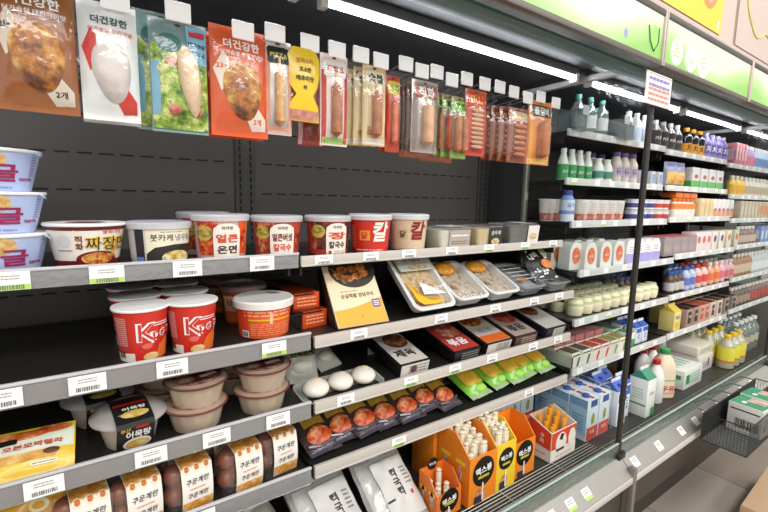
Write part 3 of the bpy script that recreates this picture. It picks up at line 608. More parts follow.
# --- blue tangle bowls, stack of three
def blue_bowl(label, x, y, z, turn):
    t = cup_thing('noodle_bowl', label, 'bowl', x, y, z, turn, group='stacked blue noodle bowls'); ra, rb, h = .060, .079, .080; mp = m_cone(ra, rb, h)
    obj('body', MB().lathe([(ra-.003, 0), (ra, .002), (rb, h-.002)], 44, True, False), mat('b4c4ec', .4, coat=.2), t); obj('rim', rim(rb, h), WHITE, t)
    obj('paper_lid', MB().lathe([(.001, h+.002), (rb+.002, h+.001)], 40, False, False), mat('d5dcf0', .45), t)
    o = MB().add([(rb*math.sin(a)*1.0, -rb*math.cos(a), h+.002) for a in (R(52), R(66))]+[((rb+.014)*math.sin(R(60)), -(rb+.014)*math.cos(R(60)), h-.012)], [(0, 1, 2)]); obj('peel_tab', o, mat('c8d2ee', .4), t)
    disc(t, 'noodle_picture', mp, .0, .060, .05, .034, food(['a8783c', 'd8b070', 'f2dda6'], 70))
    text(t, '탱글', mp, .0, .036, mat('9a2458', .5), width=.088, height=.034, bold=.06); text(t, 'tangle', mp, .062, .024, mat('9a2458', .5), width=.03, bold=.03)
    lines(t, mp, .075, .05, .012, .04, mat('7f86b0', .5), 8); lines(t, mp, -.01, .008, .09, .008, mat('8f96c0', .5), 1); shape(t, 'pale_swirl', mp, [(-.06, .046), (-.02, .05), (.03, .072), (.045, .078), (.01, .066), (-.03, .056)], mat('d9dff2', .5))
    return t
x = xat(48, 220, 1.15)-.079; b0 = blue_bowl('pale blue noodle bowl with maroon lettering, bottom of the stack of three', x, 1.15, S1, R(-2))
clone(b0, (x-.002, 1.15, S1+.0815), None, label='pale blue noodle bowl with maroon lettering, middle of the stack of three'); clone(b0, (x-.004, 1.15, S1+.163), None, label='pale blue noodle bowl with maroon lettering, topmost of its stack')
# --- black bean noodle bowl
x = xat(86, 250, 1.155); t = cup_thing('noodle_bowl', 'white noodle bowl with maroon base and yellow-edged black lettering', 'bowl', x+.003, 1.155, S1, R(4)); ra, rb, h = .056, .074, .098; mp = m_cone(ra, rb, h)
obj('body', MB().lathe([(ra-.003, 0), (ra, .002), (rb, h-.002)], 44, True, False), mat('efe9dc', .4, coat=.2), t); obj('rim', rim(rb, h), WHITE, t)
obj('paper_lid', MB().lathe([(.001, h+.003), (rb+.002, h+.001)], 40, False, False), food(['5a1414', '7a1c1c', 'e8e0da'], 12, bump=0), t)
for n_ in range(5): rect(t, 'maroon_band', mp, -.10+.05*n_, .011, .05, .022, MAROON, off=.0009); rect(t, 'maroon_edge', mp, -.10+.05*n_, .091, .05, .010, MAROON, off=.0009)
disc(t, 'noodle_picture', mp, .014, .024, .082, .036, MAROON, off=.0016); disc(t, 'noodle_picture', mp, .014, .026, .062, .026, NOODLE, off=.003)
rect(t, 'lifted_noodles', mp, .046, .042, .010, .03, NOODLE, off=.003)
text(t, '짜장면', mp, .034, .058, YELLOW, em=.031, off=.0022, bold=.14); text(t, '짜장면', mp, .034, .058, INK, em=.031, off=.0036, bold=0)
text(t, '직\n화', mp, -.018, .060, mat('7a3a2a', .5), height=.030, bold=.03); text(t, '중화가정', mp, .042, .083, mat('c8503c', .5), width=.04); disc(t, 'stamp', mp, -.045, .064, .026, .026, mat('d5d2d8', .5)); lines(t, mp, -.046, .044, .03, .006, GREYTXT, 1)
# --- udon cup
x = xat(160, 245, 1.15); t = cup_thing('udon_cup', 'cream udon cup with cloudy white lid beside the black bean bowl', 'cup', x, 1.15, S1); ra, rb, h = .060, .066, .092; mp = m_cone(ra, rb, h)
obj('body', MB().lathe([(ra-.003, 0), (ra, .003), (rb, h)], 44, True, False), mat('dedad0', .35, coat=.3), t)
obj('lid', MB().lathe([(rb, h-.006), (rb+.005, h-.006), (rb+.006, h+.006), (rb+.001, h+.009), (rb-.010, h+.008), (.001, h+.007)], 44, False, False), clear('ffffff', .12, .95, .15, .65, 'e4e8ee'), t)
rect(t, 'label_panel', mp, .026, .046, .108, .078, mat('eee6cc', .45), rings=6); rect(t, 'dark_strip', mp, -.044, .046, .022, .078, mat('2b2a34', .45)); rect(t, 'blue_mark', mp, -.044, .016, .018, .012, mat('6a86d0', .5), off=.0014)
rect(t, 'side_panel', mp, -.072, .05, .03, .07, mat('d5d2d0', .45)); shape(t, 'bowl_picture', mp, [(-.03, .008), (-.028, .03), (-.01, .044), (.03, .05), (.08, .05), (.08, .008)], mat('2c2a28', .45), .0016, 6)
disc(t, 'noodle_picture', mp, .036, .020, .066, .032, food(['6a4a24', 'd8b45c', 'f2e6b8', '6c9a3c'], 70), off=.0032)
text(t, '붓카케', mp, .004, .066, INK, width=.046, bold=.02); text(t, '냉우동', mp, .054, .066, mat('6f7ea0', .5), width=.044, bold=.02); lines(t, mp, .026, .079, .05, .004, GREYTXT, 1)
# --- soup tubs with photographic wraps
def soup_tub(label, px, py, Y, ra, rb, h, base, pic, l1, l2, c1, c2, lp=.0, name='soup_tub', side=None):
    x = xat(px, py, Y); t = cup_thing(name, label, 'tub', x, Y, S1); mp = m_cone(ra, rb, h)
    obj('body', MB().lathe([(ra-.003, 0), (ra, .003), (rb, h)], 44, True, False), base, t)
    obj('lid', MB().lathe([(rb, h-.008), (rb+.004, h-.008), (rb+.006, h+.004), (rb+.002, h+.008), (rb-.008, h+.008), (.001, h+.0065)], 44, False, False), clear('ffffff', .14, .95, .15, .6, 'eef0f4'), t)
    rect(t, 'food_picture', mp, -.034+lp, h*.56, .056, h*.78, pic, .004, rings=6); disc(t, 'food_picture', mp, -.040+lp, h*.66, .042, h*.36, food(['3c5a1c', '8a8a2c', 'd8b45c', 'b83a20'], 70), off=.0024)
    rect(t, 'side_picture', mp, .060+lp, h*.55, .034, h*.76, side or ORANGE, .003, rings=5); disc(t, 'food_picture', mp, .062+lp, h*.5, .022, h*.5, pic, off=.0024)
    pts = [(.014+lp-.031, .006), (.014+lp+.031, .006), (.014+lp+.031, h*.66)]+[(.014+lp+.031*math.cos(R(a)), h*.72+.018*math.sin(R(a))) for a in (20, 50, 70, 90, 110, 130, 160)]+[(.014+lp-.031, h*.66)]
    shape(t, 'arch_label', mp, pts, mat('f0e9dd', .45), .0036, 6); text(t, l1, mp, .014+lp, h*.55, c1, width=.050, height=.021, off=.0052, bold=.05); text(t, l2, mp, .014+lp, h*.30, c2, width=.046, height=.020, off=.0052, bold=.04)
    text(t, '하하면', mp, .014+lp, h*.78, INK, width=.024, off=.0052); rect(t, 'red_seal', mp, -.006+lp, h*.10, .008, .009, RED, off=.0052); lines(t, mp, .022+lp, h*.10, .034, .012, mat('c0a898', .5), 2, .005)
    return t
LC = mat('d84a30', .4); DC = mat('4a2a24', .5); PINK = mat('d9b4ae', .35, coat=.3)
soup_tub('red soup tub with cream arch label and clear lid beside udon cup', 221, 238, 1.145, .058, .066, .110, PINK, SPICY, '얼큰', '온면', LC, DC)
soup_tub('red soup tub mostly hidden behind the foremost arch-labelled tub', 204, 232, 1.30, .058, .066, .110, PINK, SPICY, '얼큰', '온면', LC, DC)
soup_tub('dark red mushroom soup tub with cream arch label at the rail joint', 277, 236, 1.14, .057, .065, .106, mat('b9504a', .35, coat=.3), food(['2c1410', '7a2018', 'b84a2c', 'd9a070'], 50), '얼큰버섯', '칼국수', mat('7a2a24', .5), LC, side=mat('b83c2c', .4))
soup_tub('dark soup tub with narrow cream label between mushroom tub and red tub', 328, 235, 1.14, .057, .064, .105, mat('b83a30', .35, coat=.3), food(['1c1210', '4a1c18', '8a3a2c', 'c98a50'], 45), '장', '칼국수', LC, DC, lp=.012, side=mat('4a2a2c', .4))
def kal_tub(label, px, py, body, col, badge, bt, lidc):
    Y = 1.13; x = xat(px, py, Y); t = cup_thing('soup_tub', label, 'tub', x, Y, S1); ra, rb, h = .056, .064, .108; mp = m_cone(ra, rb, h)
    obj('body', MB().lathe([(ra-.003, 0), (ra, .003), (rb, h)], 44, True, False), body, t)
    obj('lid', MB().lathe([(rb, h-.008), (rb+.004, h-.008), (rb+.006, h+.004), (rb+.002, h+.009), (.001, h+.007)], 44, False, False), lidc, t)
    text(t, '칼', mp, .034, .066, col, width=.052, height=.06, bold=.07, off=.0016, slant=.15); rect(t, 'badge', mp, -.016, .054, .032, .030, badge, .002, off=.0012); text(t, '닭', mp, -.016, .054, bt, height=.022, off=.002, bold=.04)
    lines(t, mp, .0, .010, .09, .008, mat('e8c0b0', .5), 1); rect(t, 'data_panel', mp, -.062, .05, .03, .08, body); lines(t, mp, -.060, .05, .024, .07, mat('c98a7a', .5), 10)
    return t
kal_tub('bright red soup tub with large white lettering and orange badge', 370, 233, mat('cf2c22', .38, coat=.3), mat('f6ece2', .5), mat('f0902c', .4), mat('c8481c', .5), clear('ffffff', .12, .95, .15, .7, 'eef0f4'))
kal_tub('beige soup tub with large dark red lettering and cloudy lid', 408, 231, mat('d8c0a2', .4, coat=.2), mat('8a1c1c', .5), mat('c9b48c', .5), mat('5a4a2c', .5), clear('ffffff', .12, .95, .15, .75, 'eceff2'))
# --- small rectangular tubs on the same shelf
def small_tub(label, px, Y, w_, d, h, content, sleeve, extra=None):
    x = xat(px, 240, Y); t = thing('deli_tub', label, 'tub', (x, Y, P1), rz=R(-3)); 
    obj('filling', MB().rr([(w_*.80, d*.80, .012, .002), (w_*.92, d*.92, .014, h*.86)]), content, t)
    obj('tub', MB().rr([(w_*.82, d*.82, .014, 0), (w_*.96, d*.96, .016, h*.92), (w_*1.03, d*1.03, .018, h*.92), (w_*1.03, d*1.03, .018, h*.97), (w_*.9, d*.9, .016, h)], True, True), clear('ffffff', .14, .97, .12, .12), t)
    mpf = lambda u, v, o: (u, -d*.5*(.86+.14*v/h)-.001-o, v); sleeve(t, mpf, w_, h, d); return t
def sl_grey(t, mp, w_, h, d): rect(t, 'sleeve_front', mp, w_*.12, h*.47, w_*.62, h*.8, mat('b3aaa2', .5), .003); lines(t, mp, w_*.12, h*.62, w_*.5, h*.16, WHITE, 1); lines(t, mp, w_*.12, h*.3, w_*.5, h*.2, mat('7a6a60', .5), 2); rect(t, 'sleeve_top', m_top(h+.0005), w_*.12, 0, w_*.62, d*.9, mat('c9c2ba', .5), .003)
def sl_dark(t, mp, w_, h, d): rect(t, 'sleeve_front', mp, w_*.2, h*.47, w_*.5, h*.86, mat('3a3430', .5), .003); text(t, '순두부', mp, w_*.2, h*.66, WHITE, width=w_*.36); disc(t, 'food_picture', mp, w_*.2, h*.26, w_*.3, h*.3, RICE, off=.0016); rect(t, 'sleeve_top', m_top(h+.0005), w_*.2, 0, w_*.5, d*.9, mat('5a524c', .5), .003)
def sl_white(t, mp, w_, h, d): rect(t, 'sleeve_front', mp, w_*.3, h*.47, w_*.38, h*.9, mat('e6e2dc', .5), .003); disc(t, 'food_picture', mp, w_*.3, h*.4, w_*.26, h*.32, RICE, off=.0016); rect(t, 'sleeve_top', m_top(h+.0005), w_*.3, 0, w_*.38, d*.9, mat('d5d2ce', .5), .003)
small_tub('clear tub of white tofu with grey printed sleeve', 446, 1.12, .150, .11, .076, mat('dfe0cc', .5), sl_grey)
small_tub('clear tub of cream pudding with dark sleeve', 480, 1.12, .135, .11, .078, mat('d9c48c', .5), sl_dark)
small_tub('dark rounded tub with white label flap at the shelf end', 512, 1.12, .165, .13, .082, mat('4a4a48', .4), sl_white)
# --- beige bowls with film lids (shelf under the red cups)
PB = mat('c4b19c', .4, var=.05)
def film_bowl(label, x, y, z):
    t = cup_thing('porridge_bowl', label, 'bowl', x, y, z, group='beige lidded bowls'); ra, rb, h = .053, .064, .056
    b = MB(); n = 48
    b.rings([[((r+.0012*math.cos(12*2*math.pi*i/n)*(1 if 0 < k < 3 else 0))*math.sin(2*math.pi*i/n), -(r+.0012*math.cos(12*2*math.pi*i/n)*(1 if 0 < k < 3 else 0))*math.cos(2*math.pi*i/n), zz) for i in range(n)] for k, (r, zz) in enumerate([(ra-.002, 0), (ra, .003), (rb-.002, h-.012), (rb, h-.008), (rb+.001, h-.002)])], True, False); obj('body', b, PB, t)
    obj('flange', MB().lathe([(rb-.001, h-.004), (rb+.008, h-.003), (rb+.010, h), (rb+.006, h+.002), (rb-.004, h+.001)], 40, False, False), mat('7a4a3c', .35, coat=.4), t)
    obj('film_lid', MB().lathe([(.001, h+.006), (rb-.012, h+.005), (rb+.006, h+.0018)], 40, False, False), mat('b49c8c', .25, coat=.5, bump=.2, scale=60), t)
    tp = m_top(h+.0065); disc(t, 'food_picture', tp, .0, -.004, .112, .104, food(['3c1410', '7a3424', 'b8937c', 'c9b4a2'], 30), off=.0006); text(t, '호박죽', tp, -.012, -.036, INK, width=.045, off=.0014); rect(t, 'pale_label', tp, .02, -.016, .04, .014, mat('e3d6cc', .5), off=.0012)
    return t
pb = None; wh = {0: 'bottom', 1: 'top'}
for k, (px, py, Y, n, w_) in enumerate(((197, 425, 1.07, 2, 'foremost stack beside the sleeved bowls'), (262, 407, 1.07, 2, 'foremost stack nearest the green-labelled packets'), (164, 402, 1.225, 2, 'rear stack behind the sleeved bowls'), (236, 388, 1.225, 2, 'rear stack between the foremost stacks'))):
    x = xat(px, py, Y)
    for j in range(n):
        lb = 'beige bowl with clear film lid, %s of the %s' % (wh[j], w_)
        pb = film_bowl(lb, x, Y, S3+j*.060) if pb is None else clone(pb, (x+.003*j, Y-.002*j, S3+.060*j), face_cam(x, Y)+.5*j, label=lb) and pb
# --- bowls wrapped in a black sleeve
def sleeved_bowl(label, px, py, Y):
    x = xat(px, py, Y); t = cup_thing('fishcake_bowl', label, 'bowl', x, Y, S3, R(8)); ra, rb, h = .047, .064, .070
    obj('body', MB().lathe([(ra, 0), (ra+.002, .003), (rb-.002, h-.012), (rb, h-.008), (rb+.001, h-.002)], 36, True, False), mat('d9c9b8', .35, coat=.3), t)
    obj('lid', MB().lathe([(rb-.001, h-.010), (rb+.012, h-.010), (rb+.013, h-.006), (rb+.002, h+.004), (rb-.012, h+.012), (.001, h+.013)], 36, False, False), clear('ffffff', .15, .95, .12, .45, 'e6e2e0'), t)
    def sm(u, v, o):     # a band over front, lid and back
        if v < h: return (u, -(ra+(rb+.016-ra)*v/h)*1.0-o-.002, v)
        a = (v-h); return (u, -(rb+.016)+a, h+.004+.012*math.sin(min(1, a/(2*rb+.03))*math.pi)+o)
    obj('sleeve', MB().grid(lambda u, v: sm((u-.5)*.072, .003+v*(h+2*rb+.026), 0), 6, 22), mat('23201e', .4), t); sm1 = sm; sm = lambda u, v, o: sm1(u*.82, v, o)
    text(t, '어묵탕', sm, .006, h*.64, WHITE, width=.058, height=.020, bold=.06, off=.0015); text(t, '부산', sm, -.024, h*.86, mat('d8b84a', .5), height=.012, bold=.04, off=.0015); rect(t, 'red_word', sm, .014, h*.90, .03, .007, RED, off=.0012)
    disc(t, 'plate_picture', sm, .004, h*.26, .066, h*.46, mat('e4e0da', .5), off=.0012); disc(t, 'food_picture', sm, .004, h*.25, .054, h*.34, food(['a8742c', 'd8b04a', 'efdc9c'], 60), off=.002)
    disc(t, 'food_picture', sm, .004, h+.03, .066, .026, food(['a8742c', 'd8b04a', 'efdc9c'], 60), off=.0015); text(t, '어묵탕', sm, .006, h+.052, WHITE, width=.056, height=.014, bold=.05, off=.0015); rect(t, 'red_strip', sm, 0, h+.075, .08, .012, RED, off=.0013)
    return t
sleeved_bowl('white bowl in a black fishcake sleeve at the shelf rail', 131, 438, 1.075); sleeved_bowl('white bowl in a black fishcake sleeve behind another', 100, 415, 1.215)
# --- yellow flatbread pack lying at the left
q = atY(39, 474, 1.03); t = thing('flatbread_pack', 'yellow and pale flat food pack leaning back on the bowl shelf', 'food pack', (q.x-.015, 1.025, S3+.001), rz=R(-4), rx=R(-48)); t.scale = (.97, .97, .78); mp = bag(t, .150, .125, .010, mat('e9c233', .35, coat=.4), 61, .05)
rect(t, 'pale_half', mp, 0, .085, .145, .055, mat('d5dcc8', .4), .002, off=.0015, rings=8); disc(t, 'food_picture', mp, -.02, .106, .10, .026, food(['8a2c18', 'c8602c', 'e8b474'], 45), off=.003); disc(t, 'food_picture', mp, .035, .112, .07, .022, food(['8a2c18', 'c8602c', 'e8b474'], 45), off=.0035)
rect(t, 'black_badge', mp, -.04, .092, .036, .014, BLACK, off=.005); text(t, '오븐모짜렐라', mp, .005, .075, mat('b8302c', .5), width=.10, height=.013, off=.004, bold=.03); rect(t, 'toast_picture', mp, -.01, .048, .11, .022, food(['b8782c', 'd8a04a', 'efce84'], 40), .008, off=.002); disc(t, 'brown_seal', mp, .036, .052, .028, .016, mat('5a2c14', .5), off=.0035); rect(t, 'white_strip', mp, .025, .026, .045, .009, PAPER, off=.003); lines(t, mp, .025, .026, .04, .006, GREYTXT, 1, .004)
# ================================================================ trays and boxes of the right bay
TRAYW = mat('e9e9e7', .35, var=.03); TRAYB = mat('161514', .3, coat=.2)
def tray_shell(w_, d, h, fl=.008): return MB().rr([(w_*.80, d*.86, .02, 0), (w_*.94, d*.95, .024, h*.9), (w_+fl, d+fl, .028, h*.92), (w_+fl, d+fl, .028, h), (w_*.90, d*.92, .022, h), (w_*.84, d*.87, .02, h*.45)], True, False)
def meal_tray(name, label, px, py, Y, w_, d, h, tilt, shell, fillm, z=None, rz=0, filmh=.12, group=None):
    q = atY(px, py, Y); t = thing(name, label, 'meal tray', (q.x, Y, P2+.002 if z is None else z), rz=rz, rx=R(tilt), group=group)
    sh = lambda b: shifted(b, 0, d/2, 0)
    obj('tray', sh(tray_shell(w_, d, h)), shell, t)
    rg = random.Random(int(px)); f = MB(); f.grid(lambda u, v: ((u-.5)*w_*.88, d*(.05+.90*v), h*(.5+.40*math.sin(math.pi*u)**.6*math.sin(math.pi*v)**.6)+.006*noise.noise(Vector((u*6, v*9, px)))), 10, 14); obj('food', f, fillm, t)
    obj('film', MB().grid(lambda u, v: ((u-.5)*(w_+.004), d*(-.004+1.008*v), h+.0015+.004*math.sin(math.pi*u)*math.sin(math.pi*v)), 6, 8), clear('ffffff', filmh, .98, .1), t)
    return t, (lambda u, v, o: (u, v, h+.0065+o))
t, tp = meal_tray('meal_tray', 'white meal tray with yellow swoosh label, beside the big yellow box', 432, 318, 1.025, .168, .245, .042, 40, TRAYW, RICE)
rect(t, 'pale_label', tp, 0, .185, .14, .07, mat('d5d6cc', .45), .01); text(t, '한끼밥상', tp, .0, .20, mat('5a6a3a', .5), width=.08); disc(t, 'food_picture', tp, .01, .165, .08, .026, RICE, off=.0016)
shape(t, 'yellow_swoosh', tp, [(-.07, .12), (-.06, .06), (-.02, .025), (.04, .02), (.0, .01), (-.05, .012), (-.068, .03)], mat('efb81c', .4), .001); shape(t, 'white_flag', tp, [(-.02, .10), (.06, .045), (-.03, .05)], WHITE, .0014); text(t, '한끼', tp, .0, .06, GREYTXT, width=.03, rot=-.3)
# big yellow box leaning on dark trays
q = atY(365, 325, 1.035); t = thing('meal_box', 'large cream and yellow meal box leaning back on dark trays', 'box', (q.x, 1.035, P2+.002), rz=R(-2), rx=R(-36)); w_, h = .172, .205
obj('black_tray', MB().bbox(-w_/2-.004, w_/2+.004, .004, .048, 0, h, .014, 3), TRAYB, t); obj('sleeve', MB().bbox(-w_/2, w_/2, -.002, .005, .002, h-.002, .003), mat('ecd9b4', .45), t); mp = m_front(-.002)
pts = [(-w_/2+.003, .004), (w_/2-.003, .004), (w_/2-.003, .085)]+[(w_/2-.003-(w_-.006)*k/8, .085-.030*math.sin(k/8*math.pi*.5)+.0*k) for k in range(1, 9)]
shape(t, 'yellow_half', mp, pts, mat('f0a81e', .4), .0008); shape(t, 'plate_picture', mp, [(.012+.080*math.cos(R(a)), .185+.062*math.sin(R(a))) for a in range(180, 361, 12)]+[(.082, .202), (-.066, .202)], mat('2a2018', .45), .001)
for k, (u, v) in enumerate(((-.04, .165), (-.01, .155), (.02, .16), (.045, .168), (-.025, .185), (.01, .185), (.04, .19))): disc(t, 'meat_slice_picture', mp, u, v, .036, .024, MEAT, off=.0018+.0004*k)
shape(t, 'leaf_picture', mp, [(-.066, .20), (-.03, .14), (-.02, .138), (-.045, .18)], mat('6a7a3c', .5), .0018)
text(t, '순살족발 양념구이', mp, .004, .098, mat('5a3a24', .5), width=.11, height=.014, bold=.02); lines(t, mp, -.02, .113, .06, .005, GREYTXT, 1); rect(t, 'blue_badge', mp, .060, .066, .028, .028, mat('7a6a9a', .5), .006, off=.0014); lines(t, mp, .06, .066, .02, .018, WHITE, 3, .002); text(t, '2', mp, .0, .03, mat('c8781c', .5), height=.012)
for k, (px, z, lb) in enumerate(((312, 0, 'black meal tray lying under another behind the big yellow box'), (306, .05, 'black meal tray with orange sleeve stacked behind the big yellow box'))):
    q = atY(px+8, 320, 1.08); t = thing('dark_meal_tray', lb, 'meal tray', (q.x-.045, 1.10+.02*k, P2+z+.001), rz=R(6-5*k)); obj('tray', shifted(MB().rr([(.13, .2, .02, 0), (.15, .22, .024, .042), (.16, .23, .026, .044), (.16, .23, .026, .048), (.14, .21, .02, .048)]), 0, .11, 0), TRAYB, t)
    obj('sleeve', MB().bbox(.0, .081, -.002, .22, -.0005, .0492, .002), mat('c8481c', .4), t); obj('clear_lid', shifted(MB().rr([(.15, .22, .024, .049), (.13, .2, .02, .056)]), 0, .11, 0), clear('ffffff', .1, .6, .1), t)
    lines(t, m_front(-.002), .04, .025, .06, .03, mat('e8a070', .5), 3)
GF = food(['8a6a3c', 'b8a48c', 'd9d2c4', '7a4a2c'], 60)
for k, (px, py, tl, lb) in enumerate(((470, 312, 30, 'white meal tray of grey meat and noodles beside the swoosh-labelled tray'), (503, 304, 27, 'white meal tray of meat, between another white tray and the clear tray'))):
    t, tp = meal_tray('meal_tray', lb, px, py, 1.035, .155, .20, .045, tl, TRAYW, GF)
    q = MB(); q.add(*ball(.05, .035, .018, 12, 8)); obj('sauce_cup', shifted(q, -.02, .165, .045), food(['a8641c', 'd8901c', 'efb84a'], 60), t)
t, tp = meal_tray('meal_tray', 'clear ribbed tray with a little orange food, beside the black packet', 532, 297, 1.035, .15, .19, .045, 20, clear('eef0f4', .16, .95, .1, .30, 'd5d8de'), mat('a9aaa8', .3, coat=.3))
for k in range(5): rect(t, 'rib', tp, 0, .05+.028*k, .12, .006, mat('c9ccd0', .35))
disc(t, 'orange_food', tp, -.03, .05, .04, .022, food(['c8642c', 'e0924a'], 50), off=.001)
t, tp = meal_tray('meal_tray', 'grey clear tray under the black snow-print packet at shelf end', 560, 288, 1.035, .145, .17, .04, 12, clear('eef0f4', .16, .95, .1, .45, 'c4c6c8'), mat('8a8a88', .3, coat=.3))
q = atY(553, 282, 1.06); t = thing('snack_packet', 'black packet with white splashes and orange food picture, leaning at the shelf end', 'food pack', (q.x-.05, 1.055, P2+.052), rz=R(-6), rx=R(-40)); mp = bag(t, .15, .17, .014, mat('1b1a1a', .3, coat=.4), 71, .05)
for k in range(16): rg = random.Random(k); disc(t, 'white_splash', mp, rg.uniform(-.065, .065), rg.choice((rg.uniform(.01, .05), rg.uniform(.06, .16))), rg.uniform(.008, .022), rg.uniform(.005, .012), WHITE, off=.002, n=8)
disc(t, 'food_picture', mp, .03, .07, .07, .045, food(['b8541c', 'e0803c', 'f0b47a'], 45), off=.004); disc(t, 'food_picture', mp, .045, .13, .05, .05, food(['8a9a6a', 'c8c49a', 'd8904a'], 40), off=.004); text(t, '나피', mp, -.03, .11, WHITE, height=.03, rot=.3, off=.004)
# rear trays that carry the leaning ones
for k, (px, w_) in enumerate(((400, 'swoosh-labelled tray'), (448, 'first meat tray'), (490, 'second meat tray'), (525, 'clear ribbed tray'))):
    Y = 1.27; x = xat(px, 272, Y); t = thing('dark_meal_tray', 'dark clear-lidded tray lying behind the '+w_, 'meal tray', (x+.08, Y, P2+.001)); obj('tray', MB().rr([(.13, .16, .02, 0), (.15, .18, .024, .085), (.16, .19, .026, .09)]), TRAYB, t); obj('food', MB().rr([(.13, .16, .02, .09), (.10, .13, .03, .10)]), (food(['b8541c', 'e0a03c', 'f0d07a'], 45), GF)[k > 2], t); obj('lid', MB().rr([(.155, .185, .024, .0905), (.14, .17, .02, .108)]), clear('ffffff', .12, .95, .1), t)
# ---------------------------------------------------------------- flat meal boxes on the shelf below
def flat_box(label, px, py, Y, w_, d, h, body, topm, frontm, deco, tilt=8, z=None, rz=0):
    tilt = tilt and tilt+7; h = h*.84
    q = atY(px, py, Y); t = thing('ready_meal_box', label, 'box', (q.x, Y, P3+.001 if z is None else z), rz=rz, rx=R(tilt))
    obj('black_tray', shifted(MB().rr([(w_*.86, d*.90, .016, 0), (w_*.98, d*.98, .02, h*.88), (w_*1.03, d*1.03, .022, h*.9), (w_*1.03, d*1.03, .022, h*.96)]), 0, d/2, 0), body, t)
    obj('sleeve', MB().bbox(-w_*.46, w_*.46, -.004, d*1.0, -.0005, h, .002), body, t)
    rect(t, 'top_print', m_top(h), 0, d*.5, w_*.90, d*.97, topm, .002, off=.0006, rings=5); rect(t, 'front_print', m_front(-.004), 0, h*.5, w_*.90, h*.92, frontm, .001, off=.0006); deco(t, m_top(h), m_front(-.004), w_, d, h); return t
def d_plain(pic, ttl, c, fc=None, badge=None):
    def f(t, tp, fp, w_, d, h):
        disc(t, 'food_picture', tp, w_*.08, d*.62, w_*.72, d*.42, pic, off=.0016); text(t, ttl, tp, -w_*.02, d*.26, c, width=w_*.62, off=.0016, bold=.03)
        if badge: disc(t, 'front_badge', fp, -w_*.05, h*.5, h*.62, h*.62, badge, off=.0014)
        if fc: lines(t, fp, w_*.1, h*.5, w_*.6, h*.7, fc, 3)
    return f
CW = mat('d3cdc6', .45); BT = mat('1a1816', .4)
flat_box('white and brown meal box beside the egg pack, black tray ends', 413, 378, 1.025, .125, .21, .052, BT, CW, CW, d_plain(food(['3c2418', '7a4a2c', 'b89a84'], 50), '제육', INK, GREYTXT, mat('6a3c34', .5)), 6)
flat_box('white and brown meal box lying behind the box beside the egg pack', 380, 358, 1.24, .125, .20, .052, BT, CW, CW, d_plain(food(['3c2418', '7a4a2c', 'b89a84'], 50), '제육', INK, GREYTXT, mat('6a3c34', .5)), 0)
flat_box('black meal box with red chopped meat picture', 465, 361, 1.025, .135, .20, .050, BT, mat('b8403a', .45), BT, d_plain(food(['6a1c14', 'b84a34', 'e0a080', 'efdcc4'], 45), '볶음', WHITE, GREYTXT), 7)
flat_box('black meal box with red print lying behind the chopped meat box', 430, 343, 1.25, .135, .19, .050, BT, mat('9a2c2c', .45), BT, d_plain(SPICY, '볶음', WHITE, GREYTXT), 0)
flat_box('pale grey meal box with orange front edge', 497, 350, 1.025, .145, .22, .05, BT, mat('b9b2aa', .45), mat('d0c8c0', .45), lambda t, tp, fp, w_, d, h: (rect(t, 'orange_edge', tp, 0, d*.12, w_*.9, d*.2, mat('dd6a2c', .4), off=.0012), disc(t, 'food_picture', tp, -w_*.05, d*.68, w_*.66, d*.34, MEAT, off=.0016), text(t, '제육', tp, 0, d*.36, GREYTXT, width=w_*.5), bars(t, fp, .02, h*.5, w_*.5, h*.7, GREYTXT, 10)), 8)
flat_box('dark brown meal box with a plate of red food', 524, 341, 1.025, .145, .21, .05, mat('3a2620', .4), mat('a89a90', .45), mat('5a4038', .45), d_plain(food(['5a1c14', 'a8402c', 'd88a5c'], 45), '볶음', INK, mat('b9a89c', .5)), 8)
flat_box('white and navy meal box at the shelf end by the divider', 554, 334, 1.025, .150, .21, .05, mat('23222e', .4), mat('c4c0b8', .45), mat('2c2a38', .45), lambda t, tp, fp, w_, d, h: (disc(t, 'food_picture', tp, -w_*.08, d*.66, w_*.62, d*.36, food(['3c2418', '7a4a2c', 'b8784a'], 45), off=.0016), rect(t, 'white_panel', fp, w_*.1, h*.5, w_*.5, h*.8, CW, off=.0012), bars(t, fp, w_*.1, h*.5, w_*.4, h*.6, GREYTXT, 8)), 8)
# --- three white eggs in a clear pack, green-labelled packets behind
q = atY(339, 392, 1.06); t = thing('egg_pack', 'clear pack of three white boiled eggs at the shelf rail', 'egg pack', (q.x, 1.055, P3+.001), rz=R(2), rx=R(10))
obj('clear_tray', MB().rr([(.24, .075, .02, 0), (.262, .095, .024, .014), (.272, .105, .026, .015), (.272, .105, .026, .017)], True, False), clear('ffffff', .18, .95, .1, .4, 'e8e8e4'), t)
for k in range(3): b = MB(); b.add(*ball(.038, .036, .023, 20, 12)); obj('egg', shifted(b, (k-1)*.080, 0, .024), mat('e9e3d5', .35, var=.02), t); b = MB(); b.add(*ball(.016, .013, .006, 10, 6)); obj('yolk_tint', shifted(b, (k-1)*.080+.004, .006, .0425), mat('eed6b4', .4), t)
for k, (px, py, Y, lb) in enumerate(((303, 384, 1.15, 'green-labelled clear packet standing behind the white eggs'), (332, 380, 1.20, 'green-labelled clear packet leaning beside its twin behind the eggs'))):
    q = atY(px, py, Y); t = thing('egg_packet', lb, 'food pack', (q.x, Y, P3+.001), rz=R(-8+26*k), rx=R(-30-24*k)); mp = bag(t, .098, .125, .014, mat('c9c8bc', .3, coat=.4), 81+k, .04)
    rect(t, 'green_label', mp, 0, .095, .09, .04, mat('8a8f3a', .45), off=.002); text(t, '반숙란', mp, 0, .083, INK, width=.06, height=.016, off=.0034, bold=.04); disc(t, 'egg_picture', mp, 0, .045, .06, .04, mat('e8e4d8', .4), off=.002, dome=.008)
